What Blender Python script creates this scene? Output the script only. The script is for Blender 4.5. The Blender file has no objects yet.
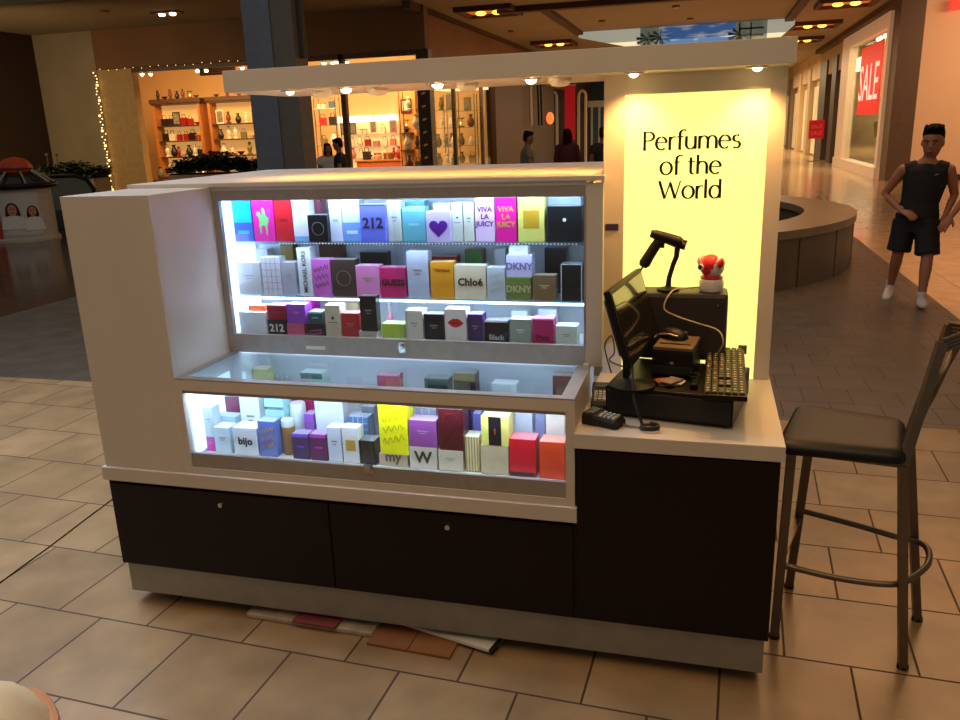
import bpy, bmesh, math, random
from mathutils import Vector, Matrix, noise
random.seed(11)
C = bpy.context.scene.collection
PI = math.pi

# ------------------------------------------------------------------ helpers
def lin(c, k=1.0):
    r = []
    for v in c[:3]:
        v = v / 255.0
        r.append((v / 12.92 if v <= .04045 else ((v + .055) / 1.055) ** 2.4) * k)
    return (r[0], r[1], r[2], 1.0)

MC = {}
def mat(name, rgb, rough=.5, metal=0.0, emis=None, es=0.0, var=0.0, vscale=8.0, bump=0.0, rgb2=None, spec=.5, coat=0.0):
    if name in MC: return MC[name]
    m = bpy.data.materials.new(name); m.use_nodes = True
    nt = m.node_tree; b = nt.nodes['Principled BSDF']
    b.inputs['Base Color'].default_value = lin(rgb)
    b.inputs['Roughness'].default_value = rough
    b.inputs['Metallic'].default_value = metal
    b.inputs['Specular IOR Level'].default_value = spec
    if coat: b.inputs['Coat Weight'].default_value = coat
    if emis:
        b.inputs['Emission Color'].default_value = lin(emis)
        b.inputs['Emission Strength'].default_value = es
    if var or bump:
        tc = nt.nodes.new('ShaderNodeTexCoord')
        nz = nt.nodes.new('ShaderNodeTexNoise'); nz.inputs['Scale'].default_value = vscale
        nz.inputs['Detail'].default_value = 4
        nt.links.new(tc.outputs['Object'], nz.inputs['Vector'])
        if var:
            rp = nt.nodes.new('ShaderNodeValToRGB')
            c1 = lin(rgb, 1 - var); c2 = lin(rgb2) if rgb2 else lin(rgb, 1 + var)
            rp.color_ramp.elements[0].position = .35; rp.color_ramp.elements[1].position = .68
            rp.color_ramp.elements[0].color = c1; rp.color_ramp.elements[1].color = c2
            nt.links.new(nz.outputs['Fac'], rp.inputs['Fac']); nt.links.new(rp.outputs['Color'], b.inputs['Base Color'])
        if bump:
            bp = nt.nodes.new('ShaderNodeBump'); bp.inputs['Strength'].default_value = bump; bp.inputs['Distance'].default_value = .01
            nt.links.new(nz.outputs['Fac'], bp.inputs['Height']); nt.links.new(bp.outputs['Normal'], b.inputs['Normal'])
    MC[name] = m
    return m

def colmat(rgb, rough=.35, es=0.0):
    return mat('print_%d_%d_%d_%d' % (rgb[0], rgb[1], rgb[2], int(rough * 100)), rgb, rough, var=.04, vscale=30, emis=rgb if es else None, es=es)

def glassmat(name, tint, fac=.1, rough=.02):
    if name in MC: return MC[name]
    m = bpy.data.materials.new(name); m.use_nodes = True; nt = m.node_tree; nt.nodes.clear()
    out = nt.nodes.new('ShaderNodeOutputMaterial'); mx = nt.nodes.new('ShaderNodeMixShader')
    tr = nt.nodes.new('ShaderNodeBsdfTransparent'); gl = nt.nodes.new('ShaderNodeBsdfGlossy')
    lw = nt.nodes.new('ShaderNodeLayerWeight'); lw.inputs['Blend'].default_value = .5
    pw = nt.nodes.new('ShaderNodeMath'); pw.operation = 'POWER'; pw.inputs[1].default_value = 4
    ma = nt.nodes.new('ShaderNodeMath'); ma.operation = 'MULTIPLY_ADD'; ma.inputs[1].default_value = .6; ma.inputs[2].default_value = fac * .5
    nt.links.new(lw.outputs['Facing'], pw.inputs[0]); nt.links.new(pw.outputs[0], ma.inputs[0])
    tr.inputs['Color'].default_value = tint + (1,); gl.inputs['Roughness'].default_value = rough
    nt.links.new(ma.outputs[0], mx.inputs[0]); nt.links.new(tr.outputs[0], mx.inputs[1]); nt.links.new(gl.outputs[0], mx.inputs[2])
    nt.links.new(mx.outputs[0], out.inputs['Surface'])
    MC[name] = m
    return m

def brickmat(name, c1, c2, grout, w, h, rot, ox, oy, rough, mortar=.006, offset=.5, big=None):
    m = bpy.data.materials.new(name); m.use_nodes = True; nt = m.node_tree; b = nt.nodes['Principled BSDF']
    tc = nt.nodes.new('ShaderNodeTexCoord'); mp = nt.nodes.new('ShaderNodeMapping'); mp.vector_type = 'TEXTURE'
    mp.inputs['Location'].default_value = (ox, oy, 0); mp.inputs['Rotation'].default_value = (0, 0, rot)
    br = nt.nodes.new('ShaderNodeTexBrick')
    br.inputs['Scale'].default_value = 1; br.inputs['Brick Width'].default_value = w; br.inputs['Row Height'].default_value = h
    br.inputs['Mortar Size'].default_value = mortar; br.inputs['Mortar Smooth'].default_value = .2; br.offset = offset
    br.inputs['Color1'].default_value = lin(c1); br.inputs['Color2'].default_value = lin(c2); br.inputs['Mortar'].default_value = lin(grout)
    nt.links.new(tc.outputs['Object'], mp.inputs['Vector']); nt.links.new(mp.outputs['Vector'], br.inputs['Vector'])
    nz = nt.nodes.new('ShaderNodeTexNoise'); nz.inputs['Scale'].default_value = 4.5; nz.inputs['Detail'].default_value = 6
    nt.links.new(tc.outputs['Object'], nz.inputs['Vector'])
    rp = nt.nodes.new('ShaderNodeValToRGB'); rp.color_ramp.elements[0].position = .3; rp.color_ramp.elements[1].position = .7
    rp.color_ramp.elements[0].color = (.74, .72, .70, 1); rp.color_ramp.elements[1].color = (1.12, 1.1, 1.08, 1)
    nt.links.new(nz.outputs['Fac'], rp.inputs['Fac'])
    mx = nt.nodes.new('ShaderNodeMix'); mx.data_type = 'RGBA'; mx.blend_type = 'MULTIPLY'; mx.inputs[0].default_value = 1
    nt.links.new(br.outputs['Color'], mx.inputs[6]); nt.links.new(rp.outputs['Color'], mx.inputs[7])
    nt.links.new(mx.outputs[2], b.inputs['Base Color'])
    mr = nt.nodes.new('ShaderNodeMapRange'); mr.inputs['To Min'].default_value = rough; mr.inputs['To Max'].default_value = rough + .3
    nt.links.new(br.outputs['Fac'], mr.inputs['Value']); nt.links.new(mr.outputs['Result'], b.inputs['Roughness'])
    bp = nt.nodes.new('ShaderNodeBump'); bp.inputs['Strength'].default_value = .4; bp.inputs['Distance'].default_value = .004; bp.invert = True
    nt.links.new(br.outputs['Fac'], bp.inputs['Height']); nt.links.new(bp.outputs['Normal'], b.inputs['Normal'])
    return m

class MB:
    def __init__(s): s.bm = bmesh.new()
    def box(s, x0, x1, y0, y1, z0, z1, bev=0.0, M=None):
        v = [s.bm.verts.new((x, y, z)) for z in (z0, z1) for y in (y0, y1) for x in (x0, x1)]
        fs = [(0, 2, 3, 1), (4, 5, 7, 6), (0, 1, 5, 4), (1, 3, 7, 5), (3, 2, 6, 7), (2, 0, 4, 6)]
        f = [s.bm.faces.new([v[i] for i in q]) for q in fs]
        if bev > 0:
            ed = list({e for q in f for e in q.edges})
            r = bmesh.ops.bevel(s.bm, geom=ed, offset=bev, segments=2, affect='EDGES', profile=.6)
            v = list({w for q in r['faces'] for w in q.verts} | {w for w in v if w.is_valid})
        if M is not None: bmesh.ops.transform(s.bm, matrix=M, verts=v)
        return s
    def ring(s, c, r, u, w, n, ru=1, rw=1):
        return [s.bm.verts.new(c + u * (math.cos(2 * PI * i / n) * r * ru) + w * (math.sin(2 * PI * i / n) * r * rw)) for i in range(n)]
    def skin(s, rings, cap=True, closed=False):
        n = len(rings[0]); R = rings + ([rings[0]] if closed else [])
        for a, b in zip(R[:-1], R[1:]):
            for i in range(n):
                s.bm.faces.new((a[i], a[(i + 1) % n], b[(i + 1) % n], b[i]))
        if cap and not closed:
            s.bm.faces.new(list(reversed(rings[0]))); s.bm.faces.new(rings[-1])
        return s
    def tube(s, pts, r, n=8, cap=True, closed=False, flat=None):
        pts = [Vector(p) for p in pts]; rs = r if isinstance(r, (list, tuple)) else [r] * len(pts)
        rings = []; up = None; N = len(pts)
        for i, p in enumerate(pts):
            if closed: t = pts[(i + 1) % N] - pts[i - 1]
            else: t = pts[min(i + 1, N - 1)] - pts[max(i - 1, 0)]
            t.normalize()
            if up is None: up = Vector((0, 0, 1)) if abs(t.z) < .9 else Vector((0, 1, 0))
            u = up - t * up.dot(t)
            if u.length < 1e-4: u = t.orthogonal()
            u.normalize(); w = t.cross(u); up = u
            rings.append(s.ring(p, rs[i], u, w, n, 1, flat or 1))
        return s.skin(rings, cap, closed)
    def rod(s, a, b, wx, wy, up=(0, 1, 0)):      # rectangular bar
        a = Vector(a); b = Vector(b); t = (b - a).normalized(); u = Vector(up); u = (u - t * u.dot(t)).normalized(); w = t.cross(u)
        R = []
        for p in (a, b): R.append([s.bm.verts.new(p + u * (i * wy / 2) + w * (j * wx / 2)) for i, j in ((-1, -1), (1, -1), (1, 1), (-1, 1))])
        return s.skin(R)
    def cyl(s, x, y, z0, z1, r, r2=None, n=24):
        r2 = r if r2 is None else r2
        return s.skin([s.ring(Vector((x, y, z0)), r, Vector((1, 0, 0)), Vector((0, 1, 0)), n), s.ring(Vector((x, y, z1)), r2, Vector((1, 0, 0)), Vector((0, 1, 0)), n)])
    def lathe(s, prof, x=0, y=0, n=24, z=0):
        return s.skin([s.ring(Vector((x, y, z + h)), max(r, 1e-4), Vector((1, 0, 0)), Vector((0, 1, 0)), n) for r, h in prof])
    def poly(s, pts, th, M=None, axis='y'):       # extruded flat polygon, pts (u,v) -> xz plane, thickness toward -y
        n = len(pts)
        a = [s.bm.verts.new((p[0], 0, p[1])) for p in pts]; b = [s.bm.verts.new((p[0], -th, p[1])) for p in pts]
        f = [s.bm.faces.new(a), s.bm.faces.new(list(reversed(b)))]
        for i in range(n): s.bm.faces.new((a[i], b[i], b[(i + 1) % n], a[(i + 1) % n]))
        if M is not None: bmesh.ops.transform(s.bm, matrix=M, verts=a + b)
        return s
    def ball(s, c, r, n=10, sc=(1, 1, 1)):
        M = Matrix.Translation(c) @ Matrix.Diagonal((r * sc[0], r * sc[1], r * sc[2], 1))
        bmesh.ops.create_uvsphere(s.bm, u_segments=n, v_segments=max(6, n * 2 // 3), radius=1, matrix=M); return s
    def build(s, name, m, parent=None, smooth=False, loc=None):
        bmesh.ops.recalc_face_normals(s.bm, faces=s.bm.faces[:])
        me = bpy.data.meshes.new(name); s.bm.to_mesh(me); s.bm.free()
        me.materials.append(m)
        if smooth:
            for p in me.polygons: p.use_smooth = True
            try: me.set_sharp_from_angle(angle=math.radians(40))
            except Exception: pass
        o = bpy.data.objects.new(name, me); C.objects.link(o)
        if parent is not None: o.parent = parent
        if loc: o.location = loc
        return o

def tag(o, label=None, cat=None, group=None, kind=None):
    if label: o['label'] = label
    if cat: o['category'] = cat
    if group: o['group'] = group
    if kind: o['kind'] = kind
    return o
def thing(name, label, cat, loc=(0, 0, 0), rz=0, group=None):
    o = bpy.data.objects.new(name, None); C.objects.link(o); o.location = loc; o.rotation_euler = (0, 0, rz)
    o.empty_display_size = .1
    return tag(o, label, cat, group)
def struct(o): o['kind'] = 'structure'; return o
def copy_tree(o, parent=None):
    c = o.copy(); C.objects.link(c)
    if parent is not None: c.parent = parent
    for ch in list(o.children): copy_tree(ch, c)
    return c

def text(s, size, name, m, parent, loc, rot=(PI / 2, 0, 0), ext=.0006, align='CENTER', sx=1, bold=0.0):
    cu = bpy.data.curves.new(name, 'FONT'); cu.body = s; cu.size = size; cu.extrude = ext; cu.align_x = align; cu.align_y = 'CENTER'; cu.resolution_u = 2; cu.offset = bold * size
    t = bpy.data.objects.new(name + '_tmp', cu); C.objects.link(t)
    dg = bpy.context.evaluated_depsgraph_get(); dg.update()
    me = bpy.data.meshes.new_from_object(t.evaluated_get(dg))
    bpy.data.objects.remove(t); bpy.data.curves.remove(cu)
    me.materials.clear(); me.materials.append(m)
    o = bpy.data.objects.new(name, me); C.objects.link(o); o.location = loc; o.rotation_euler = rot; o.scale = (sx, 1, 1)
    if parent is not None: o.parent = parent
    return o

def curve(pts, k=6):
    P = [Vector(p) for p in pts]; out = []
    for i in range(len(P) - 1):
        a = P[max(i - 1, 0)]; b = P[i]; c = P[i + 1]; d = P[min(i + 2, len(P) - 1)]
        for j in range(k):
            t = j / k; out.append(.5 * (2 * b + (c - a) * t + (2 * a - 5 * b + 4 * c - d) * t * t + (3 * b - a - 3 * c + d) * t ** 3))
    return out + [P[-1]]
def light(name, typ, loc, energy, col, rot=None, size=None, size2=None, spot=None, blend=.5, target=None):
    d = bpy.data.lights.new(name, typ); d.energy = energy; d.color = lin(col)[:3]
    if typ == 'AREA':
        d.size = size
        if size2: d.shape = 'RECTANGLE'; d.size_y = size2
    elif size is not None: d.shadow_soft_size = size
    if typ == 'SPOT': d.spot_size = spot; d.spot_blend = blend
    o = bpy.data.objects.new(name, d); C.objects.link(o); o.location = loc
    if rot: o.rotation_euler = rot
    if target: o.rotation_euler = (Vector(target) - Vector(loc)).to_track_quat('-Z', 'Y').to_euler()
    return o

# ------------------------------------------------------------------ materials
LAM = mat('white_laminate', (205, 196, 184), .38, var=.03, vscale=3)
DARK = mat('espresso_laminate', (21, 9, 10), .42, var=.12, vscale=5, spec=.25)
ALU = mat('brushed_aluminium', (158, 152, 146), .4, .3, var=.06, vscale=30)
PLI = mat('brushed_steel_plinth', (150, 148, 142), .42, .45, var=.06, vscale=14)
BLK = mat('black_plastic', (11, 10, 10), .42, var=.1, vscale=20, spec=.3)
BLKM = mat('matt_black_plastic', (17, 16, 15), .6, var=.1, vscale=20)
CHR = mat('chrome', (190, 185, 178), .18, .95, var=.03, vscale=10)
WHT = mat('white_plastic', (215, 212, 205), .35, var=.03)
GL = glassmat('clear_glass', (.93, .97, .97), .08)
GLT = glassmat('table_glass', (.76, .85, .86), .07)
SHG = glassmat('shelf_glass', (.8, .92, .95), .3)
PRODUCTS = [
(0.3898, 0.4712, 0.45, 0.05, 1.392, 1.554, (70, 95, 200), (0, 190, 235), 'half', 'cyan and blue perfume carton at the far left end of the upper glass shelf', 'box'),
(0.4768, 0.5672, 0.45, 0.05, 1.392, 1.549, (232, 30, 160), None, 'horse', 'magenta carton with a green polo horse and rider, second on the upper glass shelf', 'box'),
(0.5718, 0.6462, 0.45, 0.05, 1.392, 1.555, (200, 25, 40), (150, 20, 35), 'band', 'red perfume carton with a pale crest beside the magenta horse carton', 'box'),
(0.6488, 0.7189, 0.45, 0.05, 1.392, 1.554, (225, 230, 245), (120, 170, 220), 'foot', 'plain white carton with a dark foot beside the red carton', 'box'),
(0.6838, 0.7292, 0.53, 0.05, 1.392, 1.543, (170, 90, 105), None, '', 'dusty pink carton standing behind the small black carton', 'box'),
(0.7201, 0.8014, 0.43, 0.05, 1.392, 1.494, (12, 14, 18), None, 'ring', 'small square black carton in front of a dusty pink carton on the upper shelf', 'box'),
(0.8026, 0.8522, 0.45, 0.05, 1.392, 1.551, (215, 225, 250), (160, 185, 235), 'band', 'narrow white carton with pale blue label right of the small black carton', 'box'),
(0.8548, 0.9282, 0.45, 0.05, 1.392, 1.55, (120, 165, 235), (205, 230, 255), 'half', 'sky blue carton fading to white, left of the violet framed carton', 'box'),
(0.9358, 1.0364, 0.43, 0.05, 1.392, 1.531, (105, 115, 230), (60, 60, 200), 't:212', 'violet blue carton with dark edges and dark print on the upper shelf', 'box'),
(1.0376, 1.0912, 0.45, 0.05, 1.392, 1.541, (205, 210, 200), None, 'mark', 'cream carton with faint grey print beside the violet blue carton', 'box'),
(1.0658, 1.1582, 0.53, 0.05, 1.392, 1.534, (90, 185, 205), None, '', 'tall aqua carton standing behind the teal carton', 'box'),
(1.0958, 1.1862, 0.45, 0.05, 1.392, 1.518, (95, 170, 185), (140, 200, 210), 'band', 'teal carton left of the purple heart carton', 'box'),
(1.1958, 1.2622, 0.52, 0.05, 1.392, 1.523, (235, 240, 230), None, '', 'white carton showing above the purple heart carton', 'box'),
(1.1958, 1.2879, 0.43, 0.05, 1.392, 1.503, (205, 190, 240), None, 'heart', 'lavender carton printed with a big purple heart', 'box'),
(1.2891, 1.3282, 0.45, 0.05, 1.392, 1.532, (205, 215, 205), (80, 90, 90), 'dot', 'slim white carton with a grey emblem right of the heart carton', 'box'),
(1.3328, 1.3712, 0.45, 0.05, 1.392, 1.532, (205, 212, 200), None, 'mark', 'slim white carton without emblem left of the lilac lettered carton', 'box'),
(1.3768, 1.4482, 0.45, 0.05, 1.392, 1.551, (225, 195, 235), None, 't3:VIVA|LA|JUICY:90,30,110', 'lilac carton with purple words VIVA LA JUICY', 'box'),
(1.4528, 1.5282, 0.45, 0.05, 1.392, 1.549, (225, 20, 150), None, 't3:VIVA|LA|JUICY:200,150,60', 'hot pink carton with faint gold words VIVA LA JUICY', 'box'),
(1.5348, 1.6302, 0.45, 0.05, 1.392, 1.549, (215, 215, 110), (190, 150, 40), 'square', 'yellow carton with a gold square on the upper shelf', 'box'),
(1.6308, 1.7472, 0.53, 0.05, 1.392, 1.54, (180, 205, 225), None, '', 'pale silver carton showing above the black dotted carton', 'box'),
(1.6408, 1.7622, 0.45, 0.05, 1.392, 1.516, (14, 18, 24), None, 'whitedot', 'wide black carton with a white dot at the right end of the upper shelf', 'box'),
(0.4048, 0.4602, 0.56, 0.05, 1.182, 1.344, (200, 205, 205), None, '', 'small pale carton at the back left of the middle shelf', 'box'),
(0.3928, 0.4942, 0.43, 0.05, 1.182, 1.31, (190, 192, 195), None, 'mark', 'pale grey carton at the left end of the middle shelf', 'box'),
(0.5028, 0.5842, 0.43, 0.05, 1.182, 1.333, (205, 205, 212), (150, 150, 165), 'grid', 'white carton with a grey checked pattern on the middle shelf', 'box'),
(0.5878, 0.6492, 0.43, 0.05, 1.182, 1.313, (165, 170, 178), None, 'mark', 'silver grey carton left of the tall white carton', 'box'),
(0.5198, 0.5762, 0.56, 0.05, 1.182, 1.362, (140, 120, 40), None, '', 'olive gold carton at the back of the middle shelf', 'box'),
(0.6608, 0.7174, 0.43, 0.05, 1.182, 1.371, (215, 222, 230), None, 'v:MICHAEL KORS', 'tall slim white carton with lettering running up it', 'box'),
(0.7186, 0.7972, 0.43, 0.05, 1.182, 1.326, (205, 105, 200), (60, 20, 70), 'scribble', 'orchid pink carton with a dark handwritten scrawl', 'box'),
(0.6918, 0.7872, 0.56, 0.05, 1.182, 1.37, (90, 55, 25), (190, 120, 30), 'square', 'brown and gold carton at the back above the orchid carton', 'box'),
(0.8028, 0.8992, 0.43, 0.05, 1.182, 1.325, (70, 55, 48), (120, 100, 85), 'ring', 'dark brown carton with a faint circle', 'box'),
(0.8668, 0.9782, 0.56, 0.05, 1.182, 1.334, (30, 22, 20), None, '', 'black brown carton at the back behind the pink cartons', 'box'),
(0.9018, 0.9972, 0.43, 0.05, 1.182, 1.303, (225, 140, 200), None, 'mark', 'light pink carton right of the dark brown one', 'box'),
(1.0018, 1.1022, 0.43, 0.05, 1.182, 1.297, (205, 40, 115), None, 't:GUESS:30,10,20', 'deep pink carton with a dark word across it', 'box'),
(1.1108, 1.1942, 0.43, 0.05, 1.182, 1.359, (180, 190, 215), None, 'mark', 'tall pale blue grey carton left of the amber carton', 'box'),
(1.1718, 1.2772, 0.52, 0.05, 1.182, 1.326, (150, 35, 20), None, '', 'brick red carton showing behind the amber carton', 'box'),
(1.2018, 1.2912, 0.43, 0.05, 1.182, 1.32, (225, 155, 30), None, 'tt:Versace:140,80,10', 'amber yellow carton with small lettering at its top', 'box'),
(1.2988, 1.3692, 0.56, 0.05, 1.182, 1.347, (150, 45, 35), (60, 110, 50), 'half', 'red and green carton at the back above the cream Chloé carton', 'box'),
(1.2948, 1.4142, 0.43, 0.05, 1.182, 1.308, (225, 215, 185), None, 't:Chloé:25,20,15', 'wide cream carton lettered Chloé', 'box'),
(1.4218, 1.4632, 0.54, 0.05, 1.182, 1.352, (190, 200, 205), None, '', 'small pale carton showing behind the mottled white carton', 'box'),
(1.4188, 1.4862, 0.43, 0.05, 1.182, 1.301, (195, 205, 215), (165, 180, 195), 'scribble', 'mottled white carton right of the cream Chloé carton', 'box'),
(1.4908, 1.5812, 0.43, 0.06, 1.182, 1.266, (110, 130, 60), (120, 170, 50), 'tm:DKNY:190,190,140', 'green carton lettered DKNY under a lavender one', 'box'),
(1.4928, 1.5862, 0.43, 0.06, 1.266, 1.347, (195, 195, 235), None, 'tm:DKNY:110,105,150', 'lavender carton lettered DKNY stacked on the green one', 'box'),
(1.5038, 1.5722, 0.43, 0.05, 1.347, 1.378, (215, 225, 235), None, 'mark', 'small white carton on top of the lavender DKNY carton', 'box'),
(1.5888, 1.6722, 0.43, 0.05, 1.182, 1.274, (120, 100, 65), (200, 190, 150), 'mark', 'bronze carton with a pale figure right of the green carton', 'box'),
(1.6078, 1.6902, 0.56, 0.05, 1.182, 1.353, (22, 16, 22), None, '', 'black carton at the back right of the middle shelf', 'box'),
(1.6908, 1.7662, 0.43, 0.05, 1.182, 1.316, (16, 18, 20), (190, 210, 215), 'edge', 'black carton with a silver edge at the right end of the middle shelf', 'box'),
(0.3895, 0.5082, 0.41, 0.09, 1.018, 1.115, (215, 220, 230), None, '', 'wide white carton at the left end of the bottom display row', 'box'),
(0.4248, 0.4982, 0.43, 0.05, 1.115, 1.138, (235, 110, 60), None, '', 'small orange packet lying on the wide white carton', 'box'),
(0.5158, 0.5932, 0.41, 0.06, 1.018, 1.088, (28, 28, 34), None, 't:212:220,220,220', 'black carton with white figures under a dark red one', 'box'),
(0.5188, 0.5992, 0.41, 0.06, 1.088, 1.145, (150, 20, 50), (200, 40, 70), 'band', 'dark red carton stacked on a black one with white figures', 'box'),
(0.5988, 0.6732, 0.41, 0.06, 1.018, 1.074, (205, 90, 130), None, 'mark', 'rose pink carton under the purple carton', 'box'),
(0.6048, 0.6844, 0.41, 0.06, 1.074, 1.151, (150, 70, 190), (200, 150, 230), 'mark', 'purple carton stacked on a rose pink one', 'box'),
(0.6248, 0.6612, 0.54, 0.05, 1.018, 1.142, (220, 20, 170), None, '', 'magenta carton at the back behind the purple one', 'box'),
(0.6856, 0.7592, 0.41, 0.06, 1.018, 1.076, (35, 20, 30), (210, 80, 130), 'scribble', 'black carton with pink squiggles under a teal one', 'box'),
(0.6948, 0.7562, 0.41, 0.06, 1.076, 1.123, (50, 80, 85), (150, 220, 215), 'band', 'dark teal carton stacked on the black and pink one', 'box'),
(0.7678, 0.8322, 0.41, 0.06, 1.018, 1.151, (205, 195, 170), None, 'dot', 'cream carton with a black spot in the bottom display row', 'box'),
(0.8368, 0.9092, 0.41, 0.06, 1.018, 1.121, (185, 25, 35), None, 'mark', 'red carton left of the tall black carton', 'box'),
(0.8018, 0.8522, 0.54, 0.05, 1.018, 1.133, (210, 190, 140), None, '', 'beige packet at the back above the red carton', 'box'),
(0.9158, 0.9892, 0.388, 0.06, 1.018, 1.058, (190, 185, 180), None, 'mark', 'low grey carton under the tall black carton', 'box'),
(0.9268, 0.9942, 0.388, 0.038, 1.058, 1.194, (30, 30, 32), (150, 150, 150), 'mark', 'tall black carton stacked on a low grey one at the sliding door joint', 'box'),
(1.0018, 1.0922, 0.41, 0.06, 1.018, 1.084, (180, 210, 70), None, '', 'lime green carton in the bottom display row', 'box'),
(0.9698, 0.9912, 0.54, 0.03, 1.018, 1.138, (225, 140, 160), None, '', 'slim pink bottle standing behind the lime carton', 'bottle'),
(1.0988, 1.1682, 0.41, 0.06, 1.018, 1.138, (215, 212, 200), None, 'mark', 'ivory carton right of the lime one', 'box'),
(1.1748, 1.2502, 0.41, 0.06, 1.018, 1.126, (18, 20, 26), None, 'mark', 'black carton left of the red lips carton', 'box'),
(1.2558, 1.3392, 0.41, 0.06, 1.018, 1.147, (232, 228, 225), None, 'lips', 'white carton printed with red lips', 'box'),
(1.3448, 1.4012, 0.41, 0.06, 1.018, 1.13, (65, 25, 95), None, 'mark', 'deep purple carton right of the red lips carton', 'box'),
(1.4088, 1.4982, 0.41, 0.06, 1.018, 1.107, (20, 20, 24), (230, 230, 230), 'tl:Black:190,190,190', 'low black carton with a white top edge and pale print', 'box'),
(1.5048, 1.5832, 0.41, 0.06, 1.018, 1.115, (150, 165, 155), (220, 235, 225), 'mark', 'sage grey carton left of the raspberry carton', 'box'),
(1.4798, 1.5432, 0.54, 0.05, 1.018, 1.117, (225, 235, 235), None, '', 'white carton at the back behind the sage grey one', 'box'),
(1.5888, 1.6662, 0.41, 0.06, 1.018, 1.12, (190, 15, 110), (235, 150, 200), 'tl:Pink:60,5,40', 'raspberry carton with a pale pink top edge', 'box'),
(1.5838, 1.6542, 0.54, 0.05, 1.018, 1.126, (210, 225, 230), None, '', 'pale carton at the back above the raspberry one', 'box'),
(1.6738, 1.7512, 0.41, 0.06, 1.018, 1.095, (205, 220, 215), None, 'mark', 'white carton at the right end of the bottom display row', 'box'),
(0.3915, 0.4312, 0.09, 0.05, 0.648, 0.705, (205, 60, 165), None, 'mark', 'magenta carton at the left end of the lower case', 'box'),
(0.3915, 0.4332, 0.09, 0.05, 0.705, 0.821, (190, 205, 205), None, 'mark', 'tall grey white carton stacked on the magenta carton', 'box'),
(0.4358, 0.5012, 0.08, 0.06, 0.648, 0.749, (205, 225, 235), None, 'mark', 'slim white carton left of the bijo carton', 'box'),
(0.3958, 0.4802, 0.16, 0.05, 0.648, 0.763, (190, 215, 230), None, 'mark', 'white carton standing behind the slim white one', 'box'),
(0.3915, 0.4532, 0.24, 0.05, 0.648, 0.813, (75, 35, 80), (140, 60, 90), 'half', 'dark plum carton at the back left of the lower case', 'box'),
(0.5158, 0.6152, 0.08, 0.07, 0.648, 0.754, (222, 228, 235), None, 't:bijo:15,15,20', 'white carton with big dark lettering bijo', 'box'),
(0.5008, 0.5832, 0.17, 0.05, 0.648, 0.846, (225, 232, 235), None, 'mark', 'big plain white carton behind the bijo carton', 'box'),
(0.6238, 0.6934, 0.08, 0.06, 0.648, 0.785, (95, 120, 190), (210, 150, 60), 'scribble', 'blue carton with gold pattern right of the bijo carton', 'box'),
(0.6068, 0.6849, 0.17, 0.05, 0.648, 0.848, (175, 225, 225), None, 'tt:MOSCHINO:40,60,90', 'mint carton with small dark lettering behind the blue and gold one', 'box'),
(0.6946, 0.7452, 0.1, 0.06, 0.648, 0.782, (150, 110, 55), (200, 210, 200), '', 'round bronze tin with a silver lid in the lower case', 'can'),
(0.6861, 0.7472, 0.19, 0.06, 0.648, 0.815, (225, 240, 240), None, '', 'round white jar standing behind the bronze tin', 'can'),
(0.6798, 0.7612, 0.25, 0.05, 0.648, 0.817, (190, 20, 110), None, '', 'magenta carton at the back of the lower case above the purple ones', 'box'),
(0.7608, 0.8002, 0.18, 0.05, 0.648, 0.785, (150, 90, 190), None, '', 'violet carton between the white jar and the big white carton', 'box'),
(0.7578, 0.8242, 0.08, 0.05, 0.648, 0.745, (45, 15, 85), (110, 60, 210), 'band', 'indigo carton with a bright violet top', 'box'),
(0.8298, 0.8952, 0.08, 0.05, 0.648, 0.748, (90, 15, 85), (180, 40, 190), 'band', 'plum carton with a magenta top right of the indigo one', 'box'),
(0.8088, 0.9222, 0.18, 0.05, 0.648, 0.846, (225, 232, 240), (60, 60, 80), 'foot', 'large white carton with a dark lower line at the back of the lower case', 'box'),
(0.9008, 0.9532, 0.08, 0.05, 0.648, 0.779, (205, 212, 225), None, 'mark', 'narrow silver white carton right of the plum one', 'box'),
(0.9588, 1.0204, 0.08, 0.05, 0.648, 0.782, (215, 215, 212), (190, 150, 60), 'square', 'white carton with a small gold label in the lower case', 'box'),
(1.0216, 1.0812, 0.08, 0.06, 0.648, 0.737, (18, 18, 22), None, '', 'black carton under the mottled blue grey one', 'box'),
(0.9448, 1.0222, 0.17, 0.05, 0.648, 0.79, (95, 120, 165), (190, 210, 230), 'grid', 'blue grey mottled carton behind the black one', 'box'),
(0.9688, 1.0192, 0.24, 0.05, 0.648, 0.807, (130, 135, 150), None, '', 'grey carton at the back left of the bright yellow one', 'box'),
(1.0958, 1.2032, 0.08, 0.07, 0.648, 0.693, (185, 165, 140), None, 'tt:my:90,70,50', 'tan carton under the tall yellow one', 'box'),
(1.1038, 1.2102, 0.08, 0.07, 0.693, 0.878, (240, 235, 20), (160, 150, 10), 'scribble', 'bright yellow tall carton with scribbled print stacked on a tan one', 'box'),
(1.2118, 1.3122, 0.08, 0.07, 0.648, 0.729, (205, 195, 175), None, 't:W:60,50,40', 'cream carton with a dark letter W', 'box'),
(1.2148, 1.3152, 0.08, 0.06, 0.729, 0.827, (145, 75, 145), (190, 130, 190), 'mark', 'mauve carton stacked on the cream letter W carton', 'box'),
(1.1838, 1.2902, 0.16, 0.05, 0.648, 0.843, (150, 150, 175), (210, 210, 220), 'grid', 'silver patterned carton behind the mauve one', 'box'),
(1.3178, 1.4062, 0.08, 0.07, 0.648, 0.724, (200, 190, 160), None, 'mark', 'cream carton under the maroon one', 'box'),
(1.3238, 1.4122, 0.08, 0.07, 0.724, 0.875, (75, 12, 22), (110, 30, 30), 'arch', 'maroon tall carton with an arch outline stacked on a cream one', 'box'),
(1.3918, 1.4164, 0.17, 0.05, 0.648, 0.844, (30, 35, 90), None, '', 'navy carton standing behind the gold striped one', 'box'),
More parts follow.
